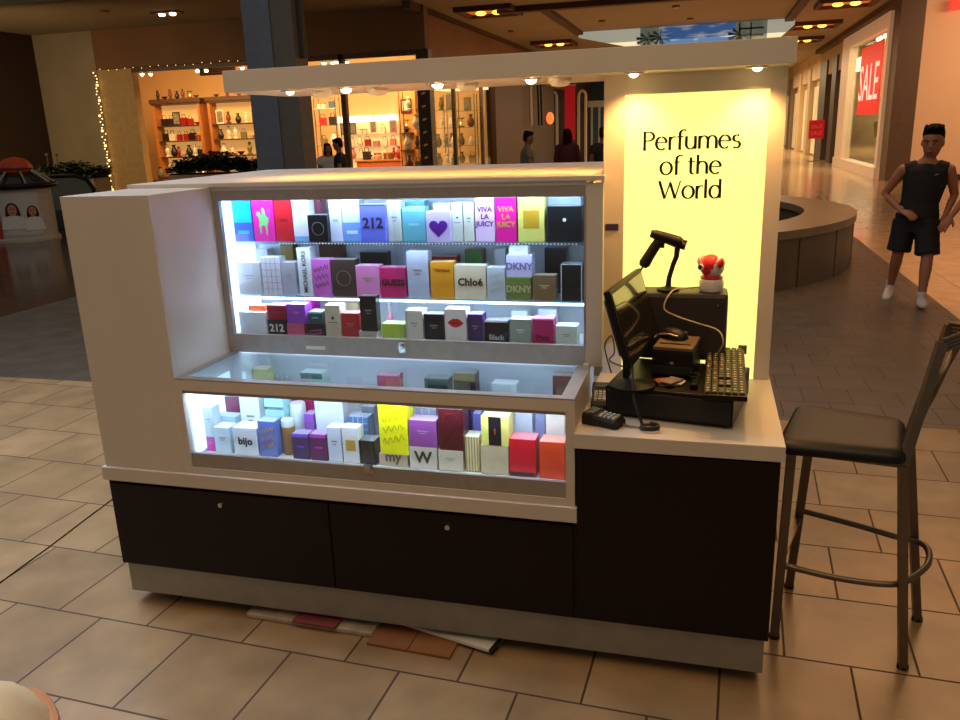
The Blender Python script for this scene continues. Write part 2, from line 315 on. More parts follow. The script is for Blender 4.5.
(1.4176, 1.4462, 0.18, 0.05, 0.648, 0.827, (120, 120, 215), None, '', 'periwinkle carton right of the navy one', 'box'),
(1.4128, 1.4622, 0.09, 0.06, 0.648, 0.776, (225, 215, 160), (150, 110, 40), 'stripes', 'cream carton with gold stripes in the lower case', 'box'),
(1.4708, 1.5672, 0.08, 0.07, 0.648, 0.752, (200, 185, 145), None, '', 'sand coloured carton under the black and yellow one', 'box'),
(1.4758, 1.5704, 0.08, 0.07, 0.752, 0.858, (225, 215, 110), (20, 20, 30), 'blackcentre', 'yellow and white carton with a black centre panel stacked on a sand one', 'box'),
(1.5658, 1.6282, 0.19, 0.05, 0.648, 0.833, (210, 225, 245), None, 'mark', 'pale blue white carton behind the red carton', 'box'),
(1.5716, 1.6612, 0.08, 0.07, 0.648, 0.782, (215, 20, 40), (60, 10, 20), 'foot', 'glossy red carton with a dark curved base line', 'box'),
(1.6388, 1.6712, 0.2, 0.05, 0.648, 0.833, (150, 160, 210), None, '', 'slim periwinkle white carton behind the gap between red and orange', 'box'),
(1.6798, 1.7452, 0.17, 0.05, 0.648, 0.842, (225, 220, 205), None, 'mark', 'cream white carton behind the orange carton', 'box'),
(1.6748, 1.7592, 0.08, 0.07, 0.648, 0.779, (225, 70, 35), None, '', 'orange red carton at the right end of the lower case', 'box'),
(0.3915, 0.4572, 0.46, 0.06, 0.648, 0.863, (210, 205, 130), None, '', 'pale yellow carton seen through the glass table top near its left end', 'box'),
(0.6088, 0.7072, 0.46, 0.06, 0.648, 0.857, (205, 225, 210), (90, 120, 110), 'band', 'wide pale green carton seen through the glass table top', 'box'),
(0.9448, 1.0332, 0.46, 0.06, 0.648, 0.86, (205, 80, 110), None, '', 'dusky pink carton seen through the glass table top below the sliding door lock', 'box'),
(1.1438, 1.2422, 0.46, 0.06, 0.648, 0.857, (50, 62, 56), (90, 100, 90), 'band', 'low dark green carton seen through the glass table top', 'box'),
(1.2628, 1.3512, 0.46, 0.06, 0.648, 0.883, (60, 48, 40), (150, 130, 80), 'band', 'black and gold carton seen through the glass table top', 'box'),
(1.4148, 1.5132, 0.46, 0.06, 0.648, 0.85, (225, 228, 225), None, '', 'white carton seen through the right half of the glass table top', 'box'),
(1.6518, 1.7302, 0.46, 0.06, 0.648, 0.892, (110, 50, 40), None, '', 'brown red carton seen through the glass table top at its right end', 'box'),
]
# ------------------------------------------------------------------ setting: floors
tile = brickmat('stone_tile', (158, 130, 94), (172, 142, 104), (76, 50, 28), .42, .42, math.radians(-2.4), .385, -.14, .30, .0045)
slate = brickmat('slate_tile', (84, 76, 68), (92, 83, 74), (70, 62, 54), .3, .3, math.radians(0), 0, 0, .38, .004)
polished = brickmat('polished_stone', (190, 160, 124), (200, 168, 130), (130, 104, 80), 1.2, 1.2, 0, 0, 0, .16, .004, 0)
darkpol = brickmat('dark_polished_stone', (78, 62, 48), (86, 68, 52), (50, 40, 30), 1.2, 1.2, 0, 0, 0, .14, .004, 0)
struct(MB().box(-9, 9, -6, 2.62, -.08, 0).build('floor', tile))
struct(MB().box(-5.2, 4.42, 2.62, 15.5, -.08, 0).build('floor', slate))
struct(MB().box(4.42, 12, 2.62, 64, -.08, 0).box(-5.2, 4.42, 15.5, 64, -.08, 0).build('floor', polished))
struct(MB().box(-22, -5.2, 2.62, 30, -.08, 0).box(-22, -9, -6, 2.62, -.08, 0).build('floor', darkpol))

# ------------------------------------------------------------------ setting: ceiling and walls
ceilm = mat('ceiling_plaster', (140, 124, 98), .9, var=.05, vscale=.6)
beamm = mat('ceiling_beam_paint', (78, 52, 34), .8, var=.05, vscale=.6)
wallL = mat('beige_stone_wall', (142, 130, 106), .7, var=.07, vscale=1.2)
soffm = mat('brown_soffit_panel', (120, 84, 52), .7, var=.1, vscale=.8)
orng = mat('warm_cream_wall', (228, 190, 136), .7, var=.05, vscale=1)
struct(MB().box(-22, -4.8, 13.6, 18.0, 4.8, 5.0).box(-4.8, 7.6, 17.2, 64, 4.8, 5.0).box(7.6, 12, 17.2, 24, 4.8, 5.0).build('ceiling', ceilm))
struct(MB().box(-4.95, -4.75, 17.2, 40, 4.62, 4.8).box(-3.2, 6.4, 19.4, 19.7, 4.66, 4.8).box(-2.0, 4.6, 26.3, 26.6, 4.62, 4.8)
       .box(-2.2, -1.95, 19.7, 26.3, 4.7, 4.8).box(4.3, 4.55, 19.7, 26.3, 4.7, 4.8).box(6.75, 7.05, 23.4, 40, 4.62, 4.8).build('trim_1', beamm))
# left stone wall, soffit above the shop
struct(MB().box(-22, -14.42, 18, 18.3, 0, 4.8).build('wall_left', wallL))
struct(MB().box(-14.42, -4.7, 18, 18.3, 3.78, 4.8).box(-4.95, -4.7, 18.31, 40, 3.55, 4.62).build('wall_left_soffit', soffm))
struct(MB().box(-19.5, -16.4, 14.6, 18, 0, 4.8).build('trim_2', mat('dark_brown_pier', (52, 34, 24), .6, var=.1)))
struct(MB().box(-14.42, -13.3, 18.02, 18.28, 0, 3.78).build('trim_3', mat('olive_side_panel', (176, 146, 96), .6, var=.08)))
# shop interior shell
struct(MB().box(-19.5, -4.96, 24.6, 24.8, 0, 4.8).build('wall_shop_back', orng))
struct(MB().box(-19.6, -19.4, 18.3, 24.6, 0, 4.8).build('wall_shop_side', orng))
struct(MB().box(-19.5, -4.9, 18.3, 24.8, 4.5, 4.6).build('ceiling', mat('shop_ceiling', (190, 145, 90), .9)))
# corridor left side beyond the shop, right side stores
struct(MB().box(-9, -4.8, 31, 31.3, 0, 4.6).box(-5.0, -4.8, 31.3, 36.5, 0, 4.6).build('wall_corridor_left', mat('brown_store_wall', (70, 54, 42), .7, var=.15, vscale=1)))
struct(MB().box(7.05, 7.5, 33, 64, 3.6, 4.8).box(7.3, 7.5, 33, 64, 0, 3.6).build('wall_corridor_right', mat('far_store_wall', (196, 170, 132), .7, var=.15, vscale=.8)))
struct(MB().box(-9, 8, 63.8, 64, 0, 4.8).build('wall_far', mat('far_end_wall', (170, 142, 104), .7, var=.2, vscale=.6)))
struct(MB().box(7.66, 12.5, 23.4, 23.6, 0, 4.8).build('wall_right', mat('pale_peach_wall', (226, 184, 144), .6, var=.03, vscale=.5, emis=(226, 160, 110), es=.16)))  # wall emission stands in for light falling on the plaster
struct(MB().box(7.66, 12.5, 23.34, 23.4, 0, .16).build('baseboard_right', mat('dark_skirting', (66, 44, 32), .5)))
struct(MB().box(7.05, 7.66, 23.4, 24.25, 0, 4.8).build('trim_4', mat('taupe_pier', (104, 82, 64), .55, var=.06)))
for (y0, y1, c) in ((34.4, 35.6, (70, 60, 52)), (37.4, 39.6, (76, 66, 56)), (43.5, 44.6, (180, 160, 128)), (48, 49.2, (200, 176, 136)), (53.5, 55, (120, 100, 76))):
    struct(MB().box(6.98, 7.3, y0, y1, 0, 4.2).build('trim_5', mat('pilaster_%d' % y0, c, .5, var=.06)))
for i, (y0, y1) in enumerate(((39.7, 43.4), (44.7, 47.9), (49.3, 53.4), (55.1, 60))):
    struct(MB().box(7.2, 7.28, y0, y1, .1, 3.3).build('window_%d' % (i + 4), mat('bright_far_window_%d' % i, (210, 190, 150), .3, emis=(220, 190, 140), es=.35, var=.3, vscale=1.5)))

# ---- SALE shop window on the right
fr = mat('cream_window_frame', (214, 190, 160), .45, var=.03, emis=(214, 170, 130), es=.22)  # frame glows slightly in place of light on the window
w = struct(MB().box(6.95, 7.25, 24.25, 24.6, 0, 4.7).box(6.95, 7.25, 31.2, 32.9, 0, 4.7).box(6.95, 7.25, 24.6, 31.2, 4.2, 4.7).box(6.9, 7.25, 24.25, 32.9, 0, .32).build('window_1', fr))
struct(MB().box(7.08, 7.1, 24.6, 31.2, .32, 4.2).build('pane', glassmat('shop_pane', (.9, .95, .9), .12), w))
w['label'] = 'cream framed shop window with a red SALE banner'
struct(MB().box(9.2, 9.3, 24.3, 33, 0, 4.7).box(7.3, 9.2, 32.9, 33, 0, 4.7).box(7.66, 9.2, 24.28, 24.34, 0, 4.7).build('wall_sale_shop', mat('sale_shop_wall', (150, 132, 96), .7, var=.35, vscale=1.4)))
struct(MB().box(7.3, 9.2, 24.3, 33, 4.55, 4.6).build('ceiling', ceilm))
bn = thing('sale_banner', 'tall red banner with white SALE letters in the right shop window', 'banner', (6.9, 26.6, 0), 0)
RED = mat('banner_red', (225, 26, 20), .5, emis=(225, 20, 15), es=.45, var=.03)  # cloth and its letters emit a little, imitating shop lighting on them
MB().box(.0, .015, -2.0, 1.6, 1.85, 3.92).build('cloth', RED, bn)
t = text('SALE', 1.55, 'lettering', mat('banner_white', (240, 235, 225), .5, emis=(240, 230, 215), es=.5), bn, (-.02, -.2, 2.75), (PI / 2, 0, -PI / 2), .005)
for i, y in enumerate((25.3, 26.4, 27.6, 28.8, 30.0)):
    s = thing('track_spotlight', 'small white track spotlight glowing at the top of the SALE shop window', 'spotlight', (7.7, y, 4.35), 0, 'track spotlights in the SALE shop')
    MB().cyl(0, 0, 0, .2, .05).build('housing', WHT, s); MB().ball((0, 0, 0), .1, 10).build('bulb', mat('warm_bulb', (255, 235, 200), .4, emis=(255, 225, 170), es=14), s)
light('sale_shop_light', 'AREA', (8.2, 28.5, 4.3), 420, (255, 225, 190), size=1.4, size2=7, target=(8.2, 28.5, 0))
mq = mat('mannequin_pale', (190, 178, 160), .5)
for y, cc, lb in ((26.0, (60, 56, 60), 'pale mannequin in charcoal top behind the near end of the SALE window'), (29.6, (120, 100, 70), 'pale mannequin in tan top behind the far end of the SALE window')):
    q = thing('mannequin', lb, 'mannequin', (7.9, y, .0))
    MB().lathe([(.22, 0), (.22, .02), (.03, .04), (.03, .3)], n=14).build('stand', CHR, q)
    MB().lathe([(.02, .3), (.13, .75), (.17, 1.0), (.12, 1.2), (.19, 1.5), (.16, 1.62), (.05, 1.68), (.05, 1.74), (.09, 1.82), (.1, 1.92), (.06, 2.02), (.01, 2.05)], n=16).build('figure', mq, q, True)
    MB().lathe([(.15, 1.0), (.14, 1.2), (.205, 1.5), (.17, 1.63)], n=16).build('top', mat('mann%d' % cc[0], cc, .8), q, True)
# exit sign high right
e = thing('exit_sign', 'small glowing red hanging sign at the top right corner above the peach wall', 'sign', (8.3, 23.1, 4.42))
MB().box(-.15, .15, -.03, .03, -.02, .24, .01).build('panel', mat('red_glow', (240, 30, 25), .4, emis=(255, 30, 25), es=1.2), e)
MB().cyl(0, 0, .24, .38, .01).build('hanger', CHR, e)
# red floor sign
r_ = thing('floor_sign', 'red sale sign on a metal stand outside the far right stores', 'sign', (6.65, 36.6, 0), math.radians(10))
MB().box(-.32, .32, -.02, .02, .95, 1.72, .01).build('panel', mat('sign_red', (190, 26, 34), .5, emis=(190, 20, 30), es=.35), r_)
MB().cyl(0, 0, 0, .96, .03).box(-.25, .25, -.15, .15, 0, .03).build('stand', CHR, r_)
text('SALE', .22, 'lettering', mat('soft_pink_print', (235, 150, 150), .5), r_, (0, -.022, 1.45)); text('SALE', .22, 'lettering', MC['soft_pink_print'], r_, (0, -.022, 1.18))

# ---- ceiling lights: big square golden coffers
gold = mat('gold_reflector', (190, 116, 40), .35, .6, emis=(255, 140, 40), es=.4)
bulbm = mat('amber_bulb', (255, 220, 150), .4, emis=(255, 170, 60), es=4)
def coffer(x, y, lab, s=.75):
    t = thing('ceiling_coffer_light', lab, 'ceiling light', (x, y, 4.8), 0, 'gold coffer lights in the mall ceiling')
    MB().box(-s, s, -s, -s + .12, -.12, 0).box(-s, s, s - .12, s, -.12, 0).box(-s, -s + .12, -s + .12, s - .12, -.12, 0).box(s - .12, s, -s + .12, s - .12, -.12, 0).build('frame', beamm, t)
    MB().box(-s + .12, s - .12, -s + .12, s - .12, -.03, -.01).build('reflector', gold, t)
    for k in (-.22, .22): MB().ball((k, 0, -.09), .11, 12, (1.3, 1.3, .5)).build('bulb', bulbm, t, True)
coffer(-3.45, 19.6, 'nearest square gold coffer light above the left shop corner')
coffer(-3.4, 28.9, 'second square gold coffer light above the left stores')
coffer(5.4, 28.2, 'square gold coffer light to the right of the sky mural')
coffer(5.6, 22.9, 'square gold coffer light at the top edge near the SALE window')
coffer(5.5, 33.5, 'farthest gold coffer light along the right stores')
t = thing('recessed_downlight', 'small pair of white recessed bulbs in the left ceiling', 'ceiling light', (-10.6, 16.1, 4.8))
MB().box(-.35, .35, -.18, .18, -.03, 0).build('frame', beamm, t)
for k in (-.15, .15): MB().ball((k, 0, -.05), .08, 10, (1, 1, .5)).build('bulb', MC['warm_bulb'], t, True)
for i, (x, y) in enumerate(((-11.6, 15.1), (-4.0, 24.5), (1.2, 21.5), (1.5, 24.5), (-1.0, 23.5))):
    tag(MB().cyl(x, y, 4.74, 4.8, .1).build('sprinkler_cap', mat('brass_cap', (150, 110, 60), .4, .6)), 'small round ceiling cap', 'ceiling cap', 'round caps in the mall ceiling')

# sky mural bulkhead
mu = thing('sky_mural', 'wide wall mural of blue sky with palms between slanted white sides', 'mural', (0, 26.2, 0))
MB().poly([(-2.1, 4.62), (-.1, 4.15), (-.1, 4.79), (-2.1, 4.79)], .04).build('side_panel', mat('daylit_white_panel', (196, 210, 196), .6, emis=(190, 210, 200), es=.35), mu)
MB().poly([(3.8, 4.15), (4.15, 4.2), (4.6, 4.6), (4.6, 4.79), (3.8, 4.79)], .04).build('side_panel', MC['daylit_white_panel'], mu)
sky = bpy.data.materials.new('mural_sky'); sky.use_nodes = True; nt = sky.node_tree; b = nt.nodes['Principled BSDF']
tc = nt.nodes.new('ShaderNodeTexCoord'); mp = nt.nodes.new('ShaderNodeMapping'); mp.inputs['Scale'].default_value = (.8, 1, 4)
nz = nt.nodes.new('ShaderNodeTexNoise'); nz.inputs['Scale'].default_value = 1.6; rp = nt.nodes.new('ShaderNodeValToRGB')
rp.color_ramp.elements[0].position = .5; rp.color_ramp.elements[0].color = lin((56, 108, 176)); rp.color_ramp.elements[1].position = .72; rp.color_ramp.elements[1].color = lin((190, 205, 220))
nt.links.new(tc.outputs['Object'], mp.inputs['Vector']); nt.links.new(mp.outputs[0], nz.inputs['Vector']); nt.links.new(nz.outputs['Fac'], rp.inputs['Fac'])
nt.links.new(rp.outputs[0], b.inputs['Base Color']); nt.links.new(rp.outputs[0], b.inputs['Emission Color']); b.inputs['Emission Strength'].default_value = .4; b.inputs['Roughness'].default_value = .8
MB().box(.5, 2.85, -.02, .02, 4.05, 4.79).build('sky_panel', sky, mu)
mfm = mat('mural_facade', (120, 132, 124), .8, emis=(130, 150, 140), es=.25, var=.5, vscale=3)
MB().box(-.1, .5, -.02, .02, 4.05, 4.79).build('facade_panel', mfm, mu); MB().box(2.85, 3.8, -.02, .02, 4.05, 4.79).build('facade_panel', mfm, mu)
for cx, cz in ((.15, 4.45), (.55, 4.5), (3.0, 4.42)):
    mb = MB()
    for k in range(9):
        a = k / 9 * 2 * PI; mb.poly([(cx, cz), (cx + .35 * math.cos(a) - .03, cz + .22 * math.sin(a)), (cx + .36 * math.cos(a + .2), cz + .22 * math.sin(a + .2) - .05)], .03, Matrix.Translation((0, -.03, 0)))
    mb.box(cx - .015, cx + .015, -.05, -.03, 4.1, cz)
    mb.build('painted_palm', mat('palm_dark_green', (34, 52, 34), .8), mu)
MB().box(2.95, 3.7, -.05, -.03, 4.35, 4.4).box(2.95, 3.7, -.05, -.03, 4.55, 4.6).box(2.95, 3.0, -.05, -.03, 4.1, 4.75).box(3.3, 3.34, -.05, -.03, 4.1, 4.75).build('painted_balcony', mat('mural_dark', (50, 56, 56), .8), mu)

# ---- big square column
col = struct(MB().box(-4.42, -3.66, 9.0, 9.4, 0, 7.0).build('column', mat('column_grey', (96, 90, 82), .55, var=.06)))
struct(MB().box(-4.44, -4.0, 8.97, 9.0, 0, 7.0).build('cladding', mat('blue_grey_cladding', (104, 112, 124), .4, .2, var=.06), col))
struct(MB().box(-3.659, -3.58, 9.15, 9.25, 2.9, 3.9).build('trim_6', mat('dark_conduit', (54, 44, 34), .6)))

# store lettering on left wall
t = text('Acon', .5, 'wall_lettering', mat('dark_letter', (38, 28, 20), .6), None, (-17.1, 17.97, 2.48), ext=.02); tag(t, 'dark raised store lettering on the far left wall', 'sign')
# ------------------------------------------------------------------ the kiosk
L_, XC, YD, XW, YB = 2.427, 1.806, .364, .36, 1.45
k = thing('perfume_kiosk', 'white and dark brown perfume kiosk with lit glass cases and yellow sign', 'kiosk', (0, 0, 0))
MB().box(.0, L_ - .002, 0, YB, .179, .541).build('base_cabinet', DARK, k)
MB().box(XC + .003, L_ - .002, .0, YB, .542, .80).build('counter_cabinet', DARK, k)
MB().box(.012, L_ - .012, .012, YB - .012, .05, .178, .002).build('plinth', PLI, k)
for x in (.12, 1.72, 2.3):
    for y in (.12, 1.33):
        c_ = MB().tube([(x - .012, y, .026), (x + .012, y, .026)], .026, 14).build('caster', BLK, k)
for x0, x1, lx in ((.02, .925, .492), (.931, 1.80, 1.371)):
    d = MB().box(x0, x1, -.012, 0, .19, .528, .002).build('cabinet_door', DARK, k)
    MB().tube([(lx, -.022, .482), (lx, -.012, .482)], [.009, .011], 14).build('lock', CHR, d)
MB().box(XC + .01, L_ - .006, -.012, 0, .19, .795, .002).build('front_panel', DARK, k)
b = MB().box(-.012, XC + .008, -.016, YB, .541, .594, .002).build('trim_band', LAM, k)
MB().box(0, XW, -.004, YB, .594, 1.6085, .002).build('side_wing', LAM, k)
# lower display case frame
MB().box(XW, XC, -.004, .02, .594, .619).box(XW, .384, -.004, .02, .619, .957).box(1.777, XC, -.004, .02, .619, .957).box(.384, 1.777, -.004, .02, .918, .957) \
    .box(1.783, XC, .02, YD, .594, .957).box(1.783, 1.803, .34, YD, .957, .975).build('lower_case_surround', LAM, k)
MB().box(.386, 1.783, .02, .62, .62, .646).build('case_deck', WHT, k)
MB().box(.362, .384, .02, .62, .62, .955).box(.384, 1.783, .62, .64, .62, .961).build('case_lining', mat('white_case_lining', (225, 230, 235), .5), k)
f = MB().box(.384, 1.777, .002, .016, .619, .674, .001).box(.384, 1.777, .002, .012, .905, .918).build('sliding_track', ALU, k)
g = MB().box(.386, 1.10, .010, .013, .674, .905).build('sliding_glass', GL, k); g2 = MB().box(1.07, 1.775, .004, .007, .64, .905).build('sliding_glass', GL, k)
l = MB().tube([(1.09, -.014, .668), (1.09, .002, .668)], .012, 14).box(1.072, 1.108, -.004, .002, .652, .684, .002).build('lock', CHR, k)
# glass table top
MB().box(XW, XC, -.004, .03, .957, .962).box(1.76, XC, .03, YD, .957, .962).box(XW, .385, .03, YD, .957, .962).build('top_frame', ALU, k)
MB().box(.385, 1.76, .03, YD, .952, .958).build('top_glass', GLT, k)
# upper display case
MB().box(1.788, 1.846, YD, YD + .04, .962, 1.598, .001).box(1.788, 1.806, YD + .04, YB, .962, 1.598).build('case_end_panel', LAM, k)
MB().box(XW, 1.788, .62, .66, .97, 1.60).build('case_back', mat('case_back_white', (190, 200, 205), .35, .1), k)
MB().box(.0, 1.806, YD - .012, YB, 1.6085, 1.624, .002).box(1.8061, 1.853, YD - .012, YD + .045, 1.6085, 1.624, .002).box(.361, 1.788, YD - .001, YD + .02, 1.5942, 1.6084).build('top_slab', LAM, k)
MB().box(.361, 1.787, YD + .021, .62, 1.5945, 1.6083).box(.361, .375, YD + .021, .62, 1.002, 1.594).build('case_lining', MC['white_case_lining'], k)
MB().box(.362, 1.788, YD + .02, YB, .962, 1.0).build('case_base', LAM, k)
MB().box(.361, 1.7875, YD, YD + .02, 1.556, 1.594, .001).box(.361, 1.7875, YD, YD + .02, .963, 1.036, .001).box(.361, .388, YD, YD + .02, 1.036, 1.556).box(1.782, 1.79, YD, YD + .02, 1.036, 1.556).build('case_frame', ALU, k)
MB().box(.388, 1.12, YD + .012, YD + .015, 1.03, 1.556).build('sliding_glass', GL, k)
MB().box(1.09, 1.782, YD + .004, YD + .007, 1.03, 1.556).build('sliding_glass', GL, k)
MB().box(1.085, 1.112, YD - .004, YD + .004, .985, 1.03, .002).tube([(1.098, YD - .016, 1.008), (1.098, YD, 1.008)], .010, 14).build('lock', CHR, k)
MB().box(.70, .78, YD - .002, YD, .985, .998).build('maker_sticker', WHT, k)
MB().box(.376, 1.786, .40, .62, 1.0, 1.0175).build('display_shelf', MC['white_case_lining'], k)
MB().box(.377, 1.786, .43, .62, 1.174, 1.1815).build('display_shelf', SHG, k)
MB().box(.377, 1.786, .42, .62, 1.384, 1.3915).build('display_shelf', SHG, k)
mb = MB()
for i in range(90): mb.ball((.60 + i * .0129, .419, 1.388), .0028, 6)
mb.build('shelf_edge_beads', mat('clear_bead', (210, 225, 235), .3, emis=(200, 220, 240), es=.3), k)
LED = mat('led_strip', (235, 245, 255), .4, emis=(205, 225, 255), es=9)
LED2 = mat('led_strip_soft', (225, 240, 250), .4, emis=(190, 220, 255), es=1.7)
MB().box(.39, 1.78, YD + .022, YD + .034, 1.582, 1.59).build('led_strip', LED, k)
MB().box(.376, .384, YD + .03, .60, 1.03, 1.56).build('led_side_panel', LED2, k)
MB().box(.39, 1.78, .432, .442, 1.166, 1.173).build('led_strip', LED, k)
MB().box(.39, 1.775, .022, .034, .906, .914).build('led_strip', LED, k)
MB().box(.385, .39, .03, .30, .66, .90).build('led_side_panel', LED2, k)
cw = (205, 222, 255)
light('upper_case_light', 'AREA', (1.08, .40, 1.578), 3.8, cw, size=1.38, size2=.02, target=(1.08, .50, 1.3))
light('middle_shelf_light', 'AREA', (1.08, .436, 1.162), 2.4, cw, size=1.38, size2=.015, target=(1.08, .46, 1.0))
light('middle_row_light', 'AREA', (1.08, .395, 1.372), 1.0, cw, size=1.38, size2=.015, target=(1.08, .46, 1.2))
light('lower_case_light', 'AREA', (1.08, .036, .903), 3.0, cw, size=1.38, size2=.02, target=(1.08, .13, .66))
light('lower_rear_fill', 'AREA', (1.08, .44, .956), 2.2, cw, size=1.36, size2=.1, target=(1.08, .50, .6))  # added fill for the back row of cartons, no strip stands here
light('case_side_light', 'AREA', (.392, .46, 1.32), .7, (190, 205, 255), size=.2, size2=.5, rot=(0, -PI / 2, 0))
# worktop
MB().box(XC - .002, L_ + .008, -.014, YB + .005, .801, .851, .003).build('worktop', LAM, k)
# sign pillar
YP = .66
MB().box(1.812, 2.428, YP + .02, YB - .1, .851, 1.952).box(1.812, 1.886, YP, YP + .02, .851, 1.952).box(2.374, 2.428, YP, YP + .02, .851, 1.952).box(1.886, 2.374, YP, YP + .02, 1.884, 1.952).build('sign_pillar', LAM, k)
lb_ = MB().box(1.887, 2.373, YP + .004, YP + .019, .852, 1.883).build('light_panel', mat('yellow_light_panel', (250, 246, 150), .6, emis=(255, 247, 142), es=.95), k)
MB().box(1.82, 1.868, .656, .66, 1.406, 1.430).build('warning_sticker', mat('navy_sticker', (50, 30, 84), .5), k)
MB().box(2.315, 2.345, .648, .664, .95, .982, .002).build('panel_switch', mat('olive_switch', (110, 108, 60), .5), k)
# lettering drawn with a broad pen
def glyphs():
    def arc(cx, cy, rx, ry, a0, a1, n=14): return [(cx + rx * math.cos(math.radians(a0 + (a1 - a0) * i / n)), cy + ry * math.sin(math.radians(a0 + (a1 - a0) * i / n))) for i in range(n + 1)]
    G = {}
    G['P'] = (1.0, [[(.1, 0), (.1, 1.42)], [(.1, 1.4)] + arc(.42, 1.06, .4, .34, 90, -90) + [(.1, .72)], [(-.02, 0), (.24, 0)], [(-.05, 1.42), (.12, 1.42)]])
    G['e'] = (.98, [[(.04, .56), (.8, .56)] + arc(.42, .5, .4, .5, 8, 312, 22)])
    G['r'] = (.66, [[(.1, 0), (.1, 1.0)], arc(.42, .58, .32, .4, 175, 62, 8), [(0, 0), (.22, 0)]])
    G['f'] = (.62, [[(.22, 0), (.22, 1.15)] + arc(.52, 1.17, .3, .32, 180, 55, 8), [(0, .97), (.52, .97)], [(.1, 0), (.36, 0)]])
    G['u'] = (1.02, [[(.1, 1), (.1, .4)] + arc(.44, .38, .34, .37, 180, 350, 12), [(.8, 1), (.8, 0)]])
    G['m'] = (1.6, [[(.1, 0), (.1, 1)], arc(.42, .62, .32, .36, 180, 0, 10) + [(.74, 0)], arc(1.06, .62, .32, .36, 180, 0, 10) + [(1.38, 0)]])
    G['s'] = (.74, [arc(.33, .74, .25, .24, 45, 260, 12)[:-1] + arc(.31, .25, .27, .25, 85, -140, 12)])
    G['o'] = (1.06, [arc(.48, .5, .43, .5, 0, 360, 26)])
    G['t'] = (.66, [[(.22, 1.32), (.22, .25)] + arc(.42, .24, .2, .22, 180, 290, 8), [(0, .97), (.54, .97)]])
    G['h'] = (1.04, [[(.1, 0), (.1, 1.5)], arc(.45, .6, .35, .38, 180, 0, 10) + [(.8, 0)]])
    G['W'] = (1.86, [[(.05, 1.42), (.5, 0)], [(.5, 0), (.92, 1.3)], [(.9, 1.3), (1.32, 0)], [(1.32, 0), (1.72, 1.42)]])
    G['l'] = (.38, [[(.12, 0), (.12, 1.5)]])
    G['d'] = (1.06, [arc(.46, .5, .4, .5, 20, 340, 22), [(.84, 0), (.84, 1.5)]])
    G[' '] = (.5, [])
    return G
GLY = glyphs()
def pen(mb, s, x, z, sc, thick=.22, thin=.085):
    W = sum(GLY[c][0] for c in s); x -= W * sc / 2; seg = 0
    for ch in s:
        adv, strokes = GLY[ch]
        for st in strokes:
            seg += 1; n = len(st); L1 = []; R1 = []
            closed = n > 6 and math.hypot(st[0][0] - st[-1][0], st[0][1] - st[-1][1]) < 1e-4
            for i in range(n):
                pa = st[i - 1] if i else (st[-2] if closed else st[0]); pb = st[i + 1] if i < n - 1 else (st[1] if closed else st[-1])
                dx, dz = pb[0] - pa[0], pb[1] - pa[1]; ln = math.hypot(dx, dz) or 1; down = abs(dz) / ln
                w_ = (thick if dx * dz < 0 else thin * 1.3) if ch == 'W' else thin + (thick - thin) * down ** 1.3
                nx, nz_ = -dz / ln * w_ / 2, dx / ln * w_ / 2
                L1.append((st[i][0] + nx, st[i][1] + nz_)); R1.append((st[i][0] - nx, st[i][1] - nz_))
            th = .0012 + .0002 * (seg % 4); V = []
            for P_ in (L1, R1): V.append([(mb.bm.verts.new((x + q[0] * sc, 0, z + q[1] * sc)), mb.bm.verts.new((x + q[0] * sc, -th, z + q[1] * sc))) for q in P_])
            for i in range(n - 1):
                l0, l1, r0, r1 = V[0][i], V[0][i + 1], V[1][i], V[1][i + 1]
                mb.bm.faces.new((l0[1], l1[1], r1[1], r0[1])); mb.bm.faces.new((l0[0], l0[1], r0[1], r0[0])) if i == 0 else None
                mb.bm.faces.new((l0[0], l1[0], l1[1], l0[1])); mb.bm.faces.new((r0[0], r1[0], r1[1], r0[1]))
        x += adv * sc
    return mb
inkm = mat('olive_black_ink', (26, 24, 6), .9, spec=0.05)
for s_, x_, z_ in (('Perfumes', 2.122, 1.692), ('of the', 2.122, 1.605), ('World', 2.122, 1.520)):
    mb = MB(); pen(mb, s_, x_, z_, .0445); mb.build('sign_lettering', inkm, lb_, loc=(0, YP + .003, 0))
# canopy with spots
MB().box(.383, 2.437, .50, 1.02, 1.952, 2.032, .002).build('canopy', LAM, k)
BW = mat('halogen_bulb', (255, 240, 210), .4, emis=(255, 220, 150), es=30)
for i, (x, y, dim) in enumerate(((.64, .54, 1), (.862, .56, 0), (1.222, .56, 0), (1.568, .56, 0), (1.925, .545, 0), (2.322, .545, 0))):
    h_ = MB().lathe([(.036, -.001), (.035, -.006), (.026, -.007)], x, y, 20, 1.952).build('spotlight_rim', WHT, k, True)
    MB().ball((x, y, 1.945), (.018 if i < 4 else .0135) if not dim else .013, 12, (1.1, 1.1, .75)).build('spotlight_bulb', BW, h_, True)
    if i < 4: MB().lathe([(.04, 0), (.042, -.012), (.03, -.026), (.012, -.03)], x + .085, y + .10, 20, 1.952).build('eyeball_spotlight', WHT, k, True)
    light('canopy_spot', 'SPOT', (x, y + .03, 1.93), 12 if i < 4 else 17, (255, 182, 100), size=.02, spot=math.radians(120), blend=.9, target=(x, y + (.30 if i < 4 else .06), 1.0))
